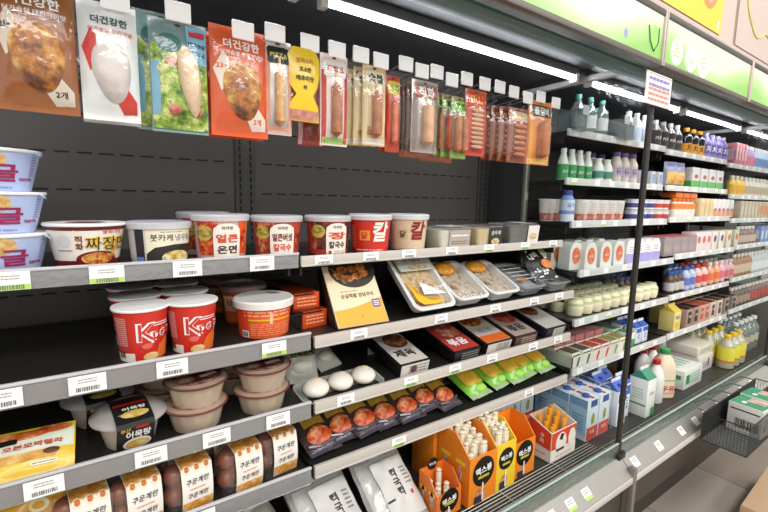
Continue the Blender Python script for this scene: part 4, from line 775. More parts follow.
# ---------------------------------------------------------------- packs of brown eggs (lowest left shelf)
EGGB = mat('9a5a3c', .3, coat=.4, var=.1); CUT = food(['e8dcc4', 'd89a3c', 'b86a2c'], 60)
def brown_eggs(label, px, Y, z=None):
    x = xat(px, 480, Y); t = thing('egg_pack', label, 'egg pack', (x, Y, S4 if z is None else z), rz=R(9), group='packs of brown eggs')
    for i, (u, v, w_) in enumerate(((-.026, .006, .027), (.026, .006, .027), (-.026, .006, .079), (.026, .006, .079), (0, .014, .053))): b = MB(); b.add(*ball(.0255, .026, .026, 14, 9)); obj('egg', shifted(b, u, v, w_), EGGB, t)
    obj('clear_box', MB().rr([(.098, .075, .02, 0), (.108, .084, .024, .055), (.098, .072, .02, .108)]), clear('fff4ea', .12, .95, .1, .05), t)
    def sm(u, v, o):
        a = math.sin(math.pi*min(1, max(0, v/.112)))
        return (u, -.040-.009*a-o, v) if v < .112 else (u, -.040+(v-.112)+0, .112+.004*math.sin((v-.112)/.08*math.pi)+o)
    obj('paper_sleeve', MB().grid(lambda u, v: sm((u-.5)*.070+.012, .001+v*.185, 0), 4, 22), PAPER, t); sm0 = sm; sm = lambda u, v, o: sm0(u*.7+.012, v, o)
    rect(t, 'egg_photo_band', sm, 0, .017, .096, .028, CUT, .001, off=.001, rings=6)
    for k in range(3): disc(t, 'half_egg_picture', sm, -.032+.032*k, .110, .028, .022, mat('f0e2c8', .5), off=.001); disc(t, 'yolk_picture', sm, -.032+.032*k, .110, .015, .012, mat('c8702c', .5), off=.0016)
    rect(t, 'egg_photo_band', sm, 0, .140, .096, .05, CUT, .001, off=.001, rings=8)
    text(t, '구운계란', sm, 0, .080, INK, width=.074, height=.014, off=.0016, bold=.02, slant=.2); lines(t, sm, 0, .062, .05, .006, mat('d88a4a', .5), 1); text(t, '구운계란', sm, 0, .046, INK, width=.066, height=.013, off=.0016, bold=.02, slant=.2); return t
eb = brown_eggs('white-sleeved brown egg pack at the rail, farthest from the grey rail end', 133, 1.055)
for px, Y, lb in ((186, 1.055, 'white-sleeved brown egg pack at the rail, third from the grey rail end'), (238, 1.055, 'white-sleeved brown egg pack at the rail, second from the grey rail end'), (274, 1.075, 'white-sleeved brown egg pack nearest the grey rail end'),
                  (172, 1.165, 'white-sleeved brown egg pack hidden behind the rail packs, farthest from the rail end'), (216, 1.165, 'white-sleeved brown egg pack hidden behind the rail packs, nearest the rail end'), (79, 1.06, 'white-sleeved brown egg pack beside the yellow packs')):
    x = xat(px, 475, Y); clone(eb, (x, Y, S4), R(9+3*math.sin(px)), label=lb)
for k, (px, Y, lb) in enumerate(((62, 1.06, 'yellow rice pack with pale rings at the rail of the egg shelf'), (10, 1.06, 'yellow rice pack with pale rings farthest from the brown eggs'))):
    x = xat(px, 500, Y)-.02; t = thing('rice_pack', lb, 'food pack', (x, Y, S4), rz=R(-4), rx=R(-14)); mp = bag(t, .10, .125, .02, mat('d9a42c', .35, coat=.4), 90+k, .05)
    for u, v in ((-.02, .10), (.018, .085), (-.01, .05)): disc(t, 'ring_picture', mp, u, v, .036, .026, mat('efe0b4', .5), off=.002); disc(t, 'ring_centre', mp, u, v, .022, .014, mat('d9a42c', .45), off=.003)
    text(t, '구이', mp, .0, .025, WHITE, width=.05, off=.002)
# ---------------------------------------------------------------- dark meat packs and green bags (lowest right shelf)
DKF = mat('4a3c3a', .2, coat=.6, var=.15, bump=.3, scale=50)
def meat_pack(label, px, py, Y=1.035):
    q = atY(px, py, Y); t = thing('meat_pack', label, 'food pack', (q.x-.02, Y, P4+.014), rz=R(7), rx=R(-72), group='dark vacuum meat packs'); w_, h = .108, .225; mp = bag(t, w_, h, .030, DKF, 101, .06, wr=.004)
    rect(t, 'gold_label', mp, 0, .132, w_*.66, .10, mat('b08a30', .4), .004, off=.006, rings=8); rect(t, 'red_label_edge', mp, 0, .186, w_*.6, .012, mat('8a2c2c', .4), off=.007); text(t, '오리', mp, 0, .120, mat('5a3414', .5), width=.05, off=.008)
    disc(t, 'meat_picture', mp, -.002, .050, .080, .056, food(['7a1c10', 'b8401c', 'e08a4a', 'efd0b0'], 40), off=.005); rect(t, 'silver_seal', mp, 0, .008, w_*.96, .014, mat('6f6c7c', .2, metal=.5), off=.001)
    b = MB(); b.tube([(-w_*.44, -.012, .03), (-.02, -.02, .014), (w_*.44, -.012, .03)], .005, 6); obj('film_fold', b, mat('5c5866', .18, metal=.3, coat=.5), t); return t
mk = None
for k, (px, py) in enumerate(((334, 462), (357, 452), (379, 444), (400, 436), (420, 428), (440, 418), (458, 409))):
    lb = 'dark vacuum pack of meat with gold label, '+('nearest the grey rail end', 'second from the grey rail end', 'third from the grey rail end', 'fourth from the grey rail end', 'third from the green bags', 'second from the green bags', 'touching the green bags')[k]
    if mk is None: mk = meat_pack(lb, px, py)
    else: q = atY(px, py, 1.035); clone(mk, (q.x-.02, 1.035+.012*(k % 2), P4+.014+.005*(k % 3)), R(7+random.Random(k).uniform(-5, 5)), label=lb)
for k, (px, py) in enumerate(((352, 425), (385, 416), (418, 404), (446, 394))): q = atY(px, py, 1.19); clone(mk, (q.x, 1.19, P4+.004), R(12), label='dark vacuum pack of meat lying in the rear row')
GB = mat('7fc03c', .3, coat=.5, var=.1, bump=.4, scale=40)
gk = None
for k, (px, py) in enumerate(((487, 400), (510, 394), (525, 390), (539, 384), (551, 378))):
    q = atY(px, py, 1.04); lb = ('green and gold bag touching the dark meat packs', 'green and gold bag, second from the dark meat packs', 'green and gold bag, middle of the five at the rail', 'green and gold bag, second from the glass divider', 'green and gold bag at the shelf end by the divider')[k]
    if gk is None:
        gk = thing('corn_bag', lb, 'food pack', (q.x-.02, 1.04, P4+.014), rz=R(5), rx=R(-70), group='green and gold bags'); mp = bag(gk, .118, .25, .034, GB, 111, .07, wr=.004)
        rect(gk, 'gold_panel', mp, 0, .130, .096, .17, mat('dcb03a', .35, coat=.3), .02, off=.006, rings=9); text(gk, '구이', mp, 0, .125, mat('5a3a14', .5), width=.05, off=.0085, bold=.04); rect(gk, 'silver_end', mp, 0, .010, .12, .018, mat('c9d8c0', .25, metal=.2, coat=.4), off=.0012); disc(gk, 'painted_glint', mp, .015, .030, .06, .018, mat('a9dc5a', .3), off=.002)  # the lighter green oval near the bag's end is a painted glint
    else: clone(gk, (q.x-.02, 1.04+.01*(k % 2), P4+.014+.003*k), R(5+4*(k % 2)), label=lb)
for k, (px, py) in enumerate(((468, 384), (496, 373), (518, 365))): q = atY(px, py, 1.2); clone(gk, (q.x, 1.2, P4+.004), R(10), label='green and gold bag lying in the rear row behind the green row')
# ================================================================ the deck of the noodle chiller
for k, (px, py, Y, lb) in enumerate(((358, 510, .93, 'clear bag of white rice cakes with paper label, first from the brown eggs'), (414, 500, .93, 'clear bag of white rice cakes with paper label, beside the small orange box'))):
    q = atY(px, py, Y); t = thing('rice_cake_bag', lb, 'food pack', (q.x-.03, Y-.03, DK+.002), rz=R(8-4*k), rx=R(-52)); t.scale = (1.25, 1.2, 1.2); mp = bag(t, .155, .235, .03, clear('ffffff', .14, .98, .12, .35, 'dcdad8'), 121+k, .05, wr=.006)
    obj('rice_cakes', MB().grid(lambda u, v: ((u-.5)*.13, -.012*math.sin(math.pi*u)*math.sin(math.pi*v), .012+.19*v), 8, 10), food(['cfcac4', 'e0dcd6', 'efece8'], 60, bump=.6), t)
    rect(t, 'paper_label', mp, .015, .110, .105, .15, mat('cfcdc9', .5), .002, off=.004, rings=6); text(t, '떡\n국\n떡', mp, .012, .120, INK, height=.070, off=.0055, bold=.03); lines(t, mp, .046, .13, .02, .05, GREYTXT, 5, .0055); rect(t, 'red_seal', mp, .042, .085, .008, .010, RED, off=.0055); rect(t, 'black_bar', mp, -.026, .085, .02, .005, INK, off=.0055)
for k, (px, py, Y, lb) in enumerate(((285, 498, 1.0, 'pale paper noodle packet lying under the grey rail end'), (318, 488, 1.1, 'clear bag of beige snacks behind the rice cake bags'), (232, 508, 1.02, 'beige noodle packet partly hidden under the grey rail'))):
    q = atY(px, py, Y); t = thing('noodle_packet', lb, 'food pack', (q.x, Y, DK+.002), rz=R(20-14*k), rx=R(-58)); mp = bag(t, .13, .19, .022, mat(('d9d6c8', 'b9aa98', 'cfc8b4')[k], .35, coat=.3, bump=.3), 131+k, .06); rect(t, 'label_panel', mp, 0, .1, .08, .06, mat(('a9b08a', '8a5a3c', 'b9a88a')[k], .5), off=.003); text(t, '국수', mp, 0, .1, INK, width=.04, off=.0045)
# orange display boxes full of sausage sticks
STICK = mat('e6dcc4', .4, var=.08)
def display_box(label, x0, x1, Y0, Y1, hf, hb, body, trim, seed, n, sticks=True, gap=None, stickh=.05):
    w_, d = x1-x0, Y1-Y0; t = thing('display_box', label, 'box', (x0, Y0, DK+.001)); th = .003
    obj('front_panel', MB().box(0, w_, 0, th, 0, hf), body, t); obj('back_panel', MB().box(0, w_, d-th, d, 0, hb), body, t)
    for sx in (0, w_-th): obj('side_panel', MB().rings([[(sx, th, 0), (sx, d-th, 0), (sx, d-th, hb), (sx, d*.45, hb), (sx, th, hf)], [(sx+th, th, 0), (sx+th, d-th, 0), (sx+th, d-th, hb), (sx+th, d*.45, hb), (sx+th, th, hf)]]), body, t)
    obj('base_panel', MB().box(0, w_, 0, d, 0, .003), body, t)
    rg = random.Random(seed)
    if sticks:
        for k in range(n):
            u = th+.012+(w_-.024-2*th)*((k*.618) % 1); v = .014+(d-.034)*(k/max(1, n-1)); z = hf-.06+(hb-hf)*v/d+stickh+rg.uniform(-.014, .014)
            s_ = obj('sausage_stick', MB().lathe([(.006, 0), (.0098, .006), (.0098, z-.016), (.007, z-.010), (.0098, z-.004), (.005, z)], 9, cx=u, cy=v), STICK, t)
    fp = m_front(0, 0); lp = lambda u, v, o: (-o, d/2-u, v)
    disc(t, 'black_disc', fp, w_*.5, hf*.66, w_*.78, w_*.80, BLACK, off=.001); text(t, '맥스봉', fp, w_*.5, hf*.70, WHITE, width=w_*.58, off=.002, bold=.04, rot=.08); rect(t, 'gold_word', fp, w_*.5, hf*.56, w_*.4, .009, mat('c9b42c', .5), off=.002)
    disc(t, 'hand_picture', fp, w_*.42, hf*.20, w_*.34, hf*.26, food(['8a4a34', 'd89a7a', 'e8c0a4'], 40), off=.0014); rect(t, 'bottle_picture', fp, w_*.48, hf*.26, .006, hf*.36, WHITE, off=.002); rect(t, 'navy_shape', fp, w_*.34, hf*.12, w_*.3, hf*.16, mat('3a3444', .5), .004, off=.0018)
    for u in (-.25, .22): rect(t, 'side_word', lp, d*u, hb*.62, d*.3, .014, trim, off=.001); disc(t, 'side_picture', lp, d*u, hb*.46, .016, .06, food(['2a2424', 'd8b4a0', 'efe4dc'], 60), off=.001)
    return t
OB1 = mat('f08a22', .4, coat=.2); YB1 = mat('f4d032', .4, coat=.2)
display_box('tall orange display box of white sausage sticks', .965, 1.095, .885, 1.035, .175, .235, OB1, YB1, 1, 20, stickh=.075); display_box('yellow display box of white sausage sticks between two orange boxes', 1.10, 1.20, .89, 1.02, .175, .225, YB1, OB1, 2, 24, stickh=.085); display_box('orange display box standing empty beside the yellow one', 1.205, 1.325, .90, 1.02, .14, .20, OB1, YB1, 3, 3, False)
t = thing('display_box', 'closed orange box with yellow top behind the tall stick box', 'box', (.95, 1.045, DK+.001)); obj('carton', MB().bbox(0, .13, 0, .12, 0, .235, .002), OB1, t); rect(t, 'yellow_top', m_top(.235), .065, .06, .126, .115, YB1, off=.0008); lines(t, m_top(.236), .065, .06, .08, .05, mat('8a7a1c', .5), 2)
t = display_box('small orange counter box with round black badges beside rice cake bags', .842, .945, .90, .99, .085, .13, mat('ea7a28', .4, coat=.2), YB1, 4, 7, stickh=.05)
disc(t, 'badge_on_back', m_front(.086, 0), .052, .135, .042, .042, BLACK, off=.001); text(t, '맥스봉', m_front(.086, 0), .052, .135, WHITE, width=.03, off=.002)
# red and white box of orange cheese sticks
t = thing('display_box', 'red and white open box of orange cheese sticks', 'box', (1.41, .888, DK+.001)); w_, d, hf, hb = .165, .105, .125, .16; RB = mat('dd4a2c', .4, coat=.2); WBx = mat('ece6dc', .45)
obj('front_panel', MB().box(0, w_, 0, .003, 0, hf), WBx, t); obj('back_panel', MB().box(0, w_, d-.003, d, 0, hb), mat('c9b08c', .6), t)
for sx in (0, w_-.003): obj('side_panel', MB().rings([[(sx+q, .003, 0), (sx+q, d-.003, 0), (sx+q, d-.003, hb), (sx+q, .003, hf)] for q in (0, .003)]), WBx, t)
obj('base_panel', MB().box(0, w_, 0, d, 0, .003), WBx, t); fp = m_front(0); lp = lambda u, v, o: (-o, d/2-u, v)
shape(t, 'red_side', lp, [(-d*.48, .062), (d*.48, .052), (d*.48, hf-.002), (-d*.48, hb-.004)], RB, .0008); rect(t, 'red_front', fp, w_*.5, .088, w_*.98, .07, RB, off=.0008); disc(t, 'white_oval', fp, w_*.38, .072, .07, .085, WBx, off=.0016); disc(t, 'white_oval', fp, w_*.82, .072, .05, .08, WBx, off=.0016)
rect(t, 'dark_word', fp, w_*.36, .046, .05, .010, INK, off=.0022); text(t, '구\n이', lp, .012, .09, WHITE, height=.04, off=.002, bold=.04); lines(t, lp, 0, .030, .06, .008, GREYTXT, 1); lines(t, fp, w_*.5, .02, .1, .01, mat('d88a7a', .5), 1); shape(t, 'bird_picture', fp, [(.05, .09), (.06, .11), (.08, .105), (.068, .08)], INK, .0024)
for k in range(12): u = .014+(w_-.028)*((k*.618) % 1); v = .012+(d-.024)*k/11; obj('cheese_stick', MB().tube([(u, v, .004), (u+.004, v, hf+.012+.03*v/d+.01*math.sin(k*2.3))], .008, 7), mat('eda32c', .4), t)

# ================================================================ bottles, cartons, cups of the milk chiller
def bottle(name, label, cat, prof, bodym, capm, cap, label_m=None, lab=None, loc=None, group=None, word=None, wc=None, neck=None):
    t = thing(name, label, cat, loc or (0, 0, 0), rz=R(-24), group=group)
    obj('body', MB().lathe(prof, 20), bodym, t); r, z0, z1 = cap
    obj('cap', MB().lathe([(r, z0), (r*1.04, z0+.002), (r*1.04, z1-.002), (r*.9, z1)], 16), capm, t)
    if label_m:
        rl, a, b_ = lab; obj('label_band', MB().lathe([(rl+.0008, a), (rl+.0008, b_)], 24, False, False), label_m, t)
        if word: text(t, word, lambda u, v, o: ((rl+o)*math.sin(u/rl), -(rl+o)*math.cos(u/rl), v), 0, (a+b_)/2, wc or WHITE, width=rl*1.1, off=.002)
    return t
def bprof(r, h, shoulder=.68, rn=.4, base=.9): return [(r*base, 0), (r, .004), (r, h*shoulder), (r*.92, h*(shoulder+.06)), (r*rn, h*.88), (r*rn, h*.93)]
def gable(name, label, w_, d, h, hr, bodym, roofm, deco=None, group=None, cap=None):
    t = thing(name, label, 'milk carton', group=group, rz=0)
    obj('body', MB().bbox(-w_/2, w_/2, -d/2, d/2, 0, h, .002), bodym, t)
    obj('gable_top', MB().rings([[(-w_/2, -d/2, h), (-w_/2, 0, h+hr), (-w_/2, d/2, h)], [(w_/2, -d/2, h), (w_/2, 0, h+hr), (w_/2, d/2, h)]]), roofm, t)
    obj('top_fin', MB().box(-w_/2, w_/2, -.002, .002, h+hr-.003, h+hr+.012), bodym, t)
    if cap: b = MB(); b.lathe([(.009, 0), (.009, .01), (.007, .011)], 12); obj('cap', shifted(b, 0, -d*.28, h+hr*.45), cap, t)
    if deco: deco(t, m_front(-d/2), lambda u, v, o: (-w_/2-o, -u, v), w_, d, h)
    return t
def brick(name, label, cat, w_, d, h, bodym, deco=None, group=None, topm=None):
    t = thing(name, label, cat, group=group)
    obj('body', MB().bbox(-w_/2, w_/2, -d/2, d/2, 0, h, .0025), bodym, t)
    if topm: rect(t, 'top_print', m_top(h), 0, 0, w_*.94, d*.94, topm, .001, off=.0006)
    if deco: deco(t, m_front(-d/2), lambda u, v, o: (-w_/2-o, -u, v), w_, d, h)
    return t
def cupx(name, label, cat, ra, rb, h, bodym, lidm, band=None, group=None, bz=(.15, .6)):
    t = thing(name, label, cat, group=group, rz=R(-24)); obj('body', MB().lathe([(ra, 0), (rb, h-.003)], 20, True, False), bodym, t); obj('lid', MB().lathe([(rb, h-.005), (rb+.003, h-.005), (rb+.003, h), (.001, h+.001)], 20, False, False), lidm, t)
    if band: obj('label_band', MB().lathe([(ra+(rb-ra)*bz[0]+.0007, h*bz[0]), (ra+(rb-ra)*bz[1]+.0007, h*bz[1])], 20, False, False), band, t)
    return t
def put(proto, places, z, labels=None, rzj=0):
    for k, (x, y, *q) in enumerate(places):
        zz = q[0] if q else z; o = proto if k == 0 else clone(proto); o.location = W(x, y, zz)
        if rzj: o.rotation_euler.z += random.Random(k).uniform(-rzj, rzj)
        if labels: o['label'] = labels[k % len(labels)] if isinstance(labels, list) else labels
def zs(B, k): return B[k][1]-.008
def prow(pxs, py, Y): return [(xat(p, py, Y), Y) for p in pxs]
TEAL = mat('5fae96', .4); PURP = mat('5a4a9a', .4); CLR = clear('e6f0ee', .16, .9, .06, .16, 'dfe8e6'); MILKW = mat('efeee8', .4, var=.02); BLU = mat('3a62b8', .4); GRN = mat('3f9a5a', .4); LILAC = mat('a9a4dc', .4)
# top shelf: clear bottles, little clear bins, white bottles
z = zs(B2, 0)
p = bottle('clear_bottle', 'tall clear bottle with green cap in the foremost row', 'bottle', bprof(.030, .165, .6, .36), CLR, TEAL, (.0125, .148, .168), mat('d9dcd8', .4), (.030, .03, .085), group='clear bottles with green caps')
put(p, prow((578, 590, 602), 110, 1.13), z, 'tall clear bottle with green cap in the foremost row'); q = clone(p); put(q, prow((585, 596, 606), 108, 1.24), z, 'tall clear bottle with green cap in the rear row')
for k, (px, Y) in enumerate(((557, 1.12), (609, 1.12), (618, 1.12))):
    t = thing('acrylic_bin', ('empty clear bin with white card at the divider end of the top shelf', 'clear bin with white card beside the green-capped bottles', 'clear bin with white card beside the blue-necked bottles')[k], 'bin', (max(1.735, xat(px, 118, Y))+(.0, .03, .02)[k], Y-.01, z))
    obj('bin_wall', MB().rr([(.08 if k == 0 else .07, .09, .006, 0), (.084 if k == 0 else .073, .094, .006, .085)], True, False), clear('dfe4e6', .16, .8, .08, .22, '9aa0a2'), t); obj('card', MB().box(-.022, .022, -.062, -.060, .062, .10), WHITE, t)
p = bottle('white_bottle', 'white bottle with blue neck label on the top shelf', 'bottle', bprof(.028, .145, .66, .45), MILKW, WHITE, (.013, .132, .152), mat('c4d4e0', .4), (.028, .02, .08), group='white bottles with blue necks'); put(p, prow((628, 636, 644), 125, 1.13), z)
# second shelf
z = zs(B2, 1)
p = bottle('yoghurt_bottle', 'white yoghurt drink bottle with green label', 'bottle', bprof(.023, .128, .55, .5), mat('e9ece4', .35), WHITE, (.0125, .116, .134), GRN, (.0232, .004, .066), group='white bottles with green labels', word='요거', wc=WHITE)
put(p, [(1.715, 1.125)]+prow((571, 579, 587), 165, 1.125), z); q = clone(p); put(q, prow((575, 583), 160, 1.21), z, 'white yoghurt drink bottle with green label in the rear row')
p = bottle('squat_bottle', 'squat white bottle with teal label and purple cap', 'bottle', bprof(.029, .105, .62, .6), mat('e4e4e0', .35), MILKW, (.018, .094, .108), mat('4a8a78', .4), (.0292, .018, .05), group='squat teal-labelled bottles'); put(p, prow((597, 606), 170, 1.12), z)
p = bottle('smoothie_bottle', 'tall beige smoothie bottle with purple cap', 'bottle', bprof(.029, .142, .66, .6), mat('d9cabc', .35), PURP, (.018, .128, .150), mat('c8b8c4', .4), (.0292, .03, .085), group='beige purple-capped bottles', word='유', wc=PURP); put(p, prow((615, 623, 631), 170, 1.12), z); q = clone(p); put(q, prow((592, 601), 158, 1.22), z, 'beige purple-capped bottle behind the squat bottles')
p = brick('clear_pack', 'small pale boxed drink beside the purple-capped bottles', 'drink pack', .05, .06, .075, mat('c8d0d8', .3, coat=.4), lambda t, f, l, w_, d, h: rect(t, 'label_panel', f, 0, h*.5, w_*.7, h*.6, mat('8fa4b8', .4)), group='small pale boxed drinks'); put(p, prow((638, 648, 655), 176, 1.12), z)
# third shelf
z = zs(B2, 2)
t = bottle('blue_bottle', 'blue and white yoghurt bottle standing before the fruit cups', 'bottle', bprof(.030, .128, .72, .62), mat('7a92d0', .35), mat('3a4a9a', .4), (.019, .116, .135), mat('d5dcee', .4), (.0302, .05, .095), group=None, word='요거', wc=BLU); t.location = W(xat(566, 205, 1.09), 1.085, z); obj('lower_band', MB().lathe([(.0308, .004), (.0308, .035)], 20, False, False), mat('dfe4f0', .4), t)
p = cupx('yoghurt_cup', 'white yoghurt cup with strawberry print in the foremost row', 'cup', .030, .037, .098, mat('f0ebe6', .4), WHITE, food(['b83a2c', 'd87a6a', 'f0dcd4'], 50), 'white strawberry yoghurt cups', (.04, .36)); lines(p, m_cone(.030, .037, .098), 0, .06, .03, .05, mat('d8b4b0', .5), 6)
put(p, [(xat(580, 208, 1.10)+.078*k, 1.10) for k in range(5)], z); q = clone(p); put(q, [(1.73+.078*k, 1.20) for k in range(7)], z, 'white yoghurt cup with strawberry print in the rear row')
p = cupx('blueberry_cup', 'white cup with dark blue berry band, two high on the fruit shelf', 'cup', .030, .036, .052, mat('e8e8ee', .4), mat('d5d8e4', .4), mat('4a4a8a', .4), 'stacked blueberry cups', (.2, .62)); x0_ = xat(632, 210, 1.10); put(p, [(x0_+.08*(k // 2), 1.10, z+.056*(k % 2)) for k in range(6)], z)
p = cupx('strawberry_cup', 'white cup with red berry band, two high near the bay joint', 'cup', .030, .036, .052, mat('efe6e2', .4), mat('e8dcd8', .4), mat('c84a44', .4), 'stacked strawberry cups', (.2, .62)); x0_ = xat(655, 208, 1.09); put(p, [(x0_+.08*(k // 2), 1.09, z+.056*(k % 2)) for k in range(4)], z)
# fourth shelf: packs with oval windows
z = zs(B2, 3)
def oval_pack(name, label, om, lowm, group):
    t = thing(name, label, 'drink pack', group=group, rz=R(-8)); w_, h = .075, .118
    b = MB(); pr_ = [(-w_/2, 0), (w_/2, 0), (w_/2, h*.72), (w_*.36, h*.93), (w_*.22, h), (-w_*.22, h), (-w_*.36, h*.93), (-w_/2, h*.72)]
    b.rings([[(x, -.03, zz) for x, zz in pr_], [(x, .03, zz) for x, zz in pr_]]); obj('box', b, mat('e9e8e4', .4), t); f = m_front(-.03)
    if om: disc(t, 'orange_oval', f, 0, h*.52, w_*.62, h*.62, om); text(t, '사과', f, 0, h*.5, WHITE, width=w_*.34)
    else: rect(t, 'lilac_half', f, 0, h*.22, w_*.94, h*.42, lowm); disc(t, 'white_window', f, 0, h*.64, w_*.6, h*.4, mat('f6f6fa', .4)); lines(t, f, 0, h*.62, w_*.4, h*.24, mat('8a90b8', .5), 3)
    return t
OV = food(['d8502c', 'e8784a', 'f0a07a'], 60)
p = oval_pack('fruit_pack', 'white pack with a large orange oval in the foremost row', OV, None, 'packs with orange ovals'); put(p, [(xat(585, 258, 1.035), 1.035), (xat(600, 258, 1.035), 1.035), (xat(613, 256, 1.035), 1.035), (xat(570, 258, 1.07), 1.07)], z); q = clone(p); put(q, [(1.72, 1.15), (1.86, 1.14), (1.96, 1.14), (2.06, 1.14)], z, 'white pack with a large orange oval in the rear row')
p = oval_pack('yoghurt_pack', 'white pack with lilac lower half beside the orange ovals', None, LILAC, 'packs with lilac bases'); put(p, [(xat(625, 254, 1.035)+.084*k, 1.035) for k in range(4)], z)
# fifth shelf: plump jars
z = zs(B2, 4)
p = bottle('banana_milk_jar', 'plump cream jar with pale green foil top in the foremost row', 'jar', [(.026, 0), (.033, .003), (.0375, .022), (.0385, .034), (.0385, .040), (.036, .046), (.0375, .05), (.035, .062), (.028, .072), (.026, .076)], mat('f6ebc8', .35), mat('dfe0bc', .35, metal=.15), (.027, .074, .084), mat('d5e2ac', .4), (.0375, .050, .060), group='plump cream jars')
put(p, [(1.79+.080*k, 1.065) for k in range(10)], z); q = clone(p); put(q, [(1.79+.080*k, 1.15) for k in range(7)], z, 'plump cream jar with pale green foil top in the second row'); q = clone(p); put(q, [(1.79+.080*k, 1.235) for k in range(7)], z, 'plump cream jar with pale green foil top in the third row')
p = bottle('coffee_bottle', 'small brown coffee bottle with blue cap beside the cream jars', 'bottle', bprof(.026, .10, .66, .6), mat('6a4a3a', .35), BLU, (.017, .092, .108), mat('c9c2b8', .4), (.0262, .012, .05), group='blue-capped coffee bottles'); put(p, [(2.375+.062*(k % 3), 1.16+.075*(k // 3)) for k in range(6)], z)
# sixth shelf: small cartons in an open tray, milk cartons
z = zs(B2, 5)
TR = thing('carton_tray', 'open printed cardboard tray holding the small drink cartons', 'tray', (1.70, 1.0, z)); obj('tray_floor', MB().box(0, .50, 0, .20, 0, .003), PAPER, TR); obj('tray_front', MB().box(0, .50, 0, .003, 0, .055), mat('dcd6cc', .5), TR); obj('tray_side', MB().box(0, .003, 0, .2, 0, .055), mat('cfc9c0', .5), TR); obj('tray_side', MB().box(.497, .5, 0, .2, 0, .055), mat('cfc9c0', .5), TR)
for k in range(6): c_ = (mat('5a6a4a', .5), mat('5a6a4a', .5), mat('c84a44', .5), mat('c84a44', .5), mat('8a9a3c', .5), mat('4a9a5a', .5))[k]; shape(TR, 'stripe_print', m_front(0), [(.03+.08*k, .008), (.045+.08*k, .008), (.062+.08*k, .048), (.044+.08*k, .048)], c_, .0008)
for k, (cm, w_) in enumerate(((mat('5a4a40', .45), 'brown'), (mat('c8403a', .45), 'red'), (mat('a8a050', .45), 'olive'))):
    p = brick('small_carton', 'small drink carton with %s top in the printed tray' % w_, 'carton', .068, .075, .062, mat('e6e0d8', .45), lambda t, f, l, a, d, h: rect(t, 'front_panel', f, 0, h*.5, a*.8, h*.7, cm), 'small %s-topped cartons' % w_, cm); put(p, [(1.745+.082*(2*k+j % 2), 1.048+.085*(j // 2)) for j in range(4)], z+.004)
p = brick('pink_carton', 'small pink carton lying on top of the rear small cartons', 'carton', .075, .075, .03, mat('c9787c', .45), None, 'pink cartons'); put(p, [(1.745+.085*k, 1.135, z+.068) for k in range(5)], z)
def mk_deco(cm, wd=None):
    def f(t, fp, lp, w_, d, h):
        rect(t, 'top_panel', fp, 0, h*.82, w_*.9, h*.28, cm); lines(t, fp, 0, h*.45, w_*.5, h*.35, cm, 4); rect(t, 'side_panel', lp, 0, h*.3, d*.85, h*.45, mat('dfe4ec', .4))
        if wd: text(t, wd, fp, 0, h*.3, cm, width=w_*.5)
    return f
p = gable('milk_carton', 'small blue and white milk carton beside the printed tray', .058, .06, .085, .022, mat('e9eef4', .4), BLU, mk_deco(BLU), 'small blue milk cartons'); put(p, [(2.33, 1.05), (2.40, 1.05), (2.33, 1.12), (2.40, 1.12)], z)
p = brick('green_carton', 'green and white small carton beside the blue milk cartons', 'carton', .06, .07, .075, mat('e6ece4', .45), lambda t, f, l, a, d, h: rect(t, 'green_panel', f, 0, h*.3, a*.9, h*.5, GRN), 'green small cartons', GRN); put(p, [(2.24, 1.045), (2.24, 1.125)], z)
# deck: soy cartons, blue milk, bottles
def soy(t, f, l, w_, d, h):
    rect(t, 'red_panel', f, 0, h*.17, w_*.92, h*.30, mat('dd4a3c', .4)); text(t, '두유', f, 0, h*.2, WHITE, width=w_*.4); shape(t, 'leaf_print', f, [(-.006, h*.36), (.012, h*.42), (.014, h*.6), (-.002, h*.66), (-.012, h*.5)], mat('9aa83c', .5), .001); rect(t, 'navy_panel', f, .004, h*.88, w_*.55, h*.16, mat('3a5a9a', .45)); rect(t, 'blue_side', l, 0, h*.55, d*.96, h*.8, mat('a9cbe6', .4)); rect(t, 'blue_side_top', l, 0, h*.88, d*.96, h*.18, mat('4a7ab8', .4)); lines(t, l, 0, h*.42, d*.6, h*.4, mat('6a8ab0', .5), 6)
    rect(t, 'red_stripe', m_top(h), 0, d*.0, w_*.22, d*.96, mat('c8504c', .4)); b = MB(); b.lathe([(.016, h), (.016, h+.010), (.014, h+.012)], 14); obj('cap', shifted(b, -w_*.18, -d*.15, 0), mat('2f5ab0', .4), t)
p = brick('soy_milk_carton', 'tall pale blue soy milk carton with blue cap in the foremost row', 'milk carton', .088, .082, .185, mat('dfe9f2', .4), soy, 'soy milk cartons with blue caps', mat('eef2f6', .4)); put(p, [(1.715, .940), (1.807, .940)], DK+.001); q = clone(p); put(q, [(1.715, 1.026), (1.807, 1.026), (1.715, 1.112), (1.807, 1.112)], DK+.001, 'tall pale blue soy milk carton with blue cap behind the foremost row'); 
for j in range(6):
    o = clone(p); o.location = W(1.40+.092*(j % 3), 1.17+.09*(j // 3), DK+.001); o['label'] = 'tall pale blue soy milk carton in the shade behind the cheese sticks'
t = thing('wire_rack', 'white wire rack around the soy milk cartons', 'rack', (1.665, .9, DK)); wr_ = mat('cfd4dc', .3, metal=.4)
for k, hh in enumerate((.215,)): obj('top_wire', MB().tube([(.0, .36, hh), (.215, .36, hh), (.215, .02, hh-.03), (.215, .0, 0)], .003, 6), wr_, t)
for k in range(4): obj('upright_wire', MB().tube([(.215, .34-.085*k, 0), (.215, .34-.085*k, .214-.008*k)], .0022, 6), wr_, t)
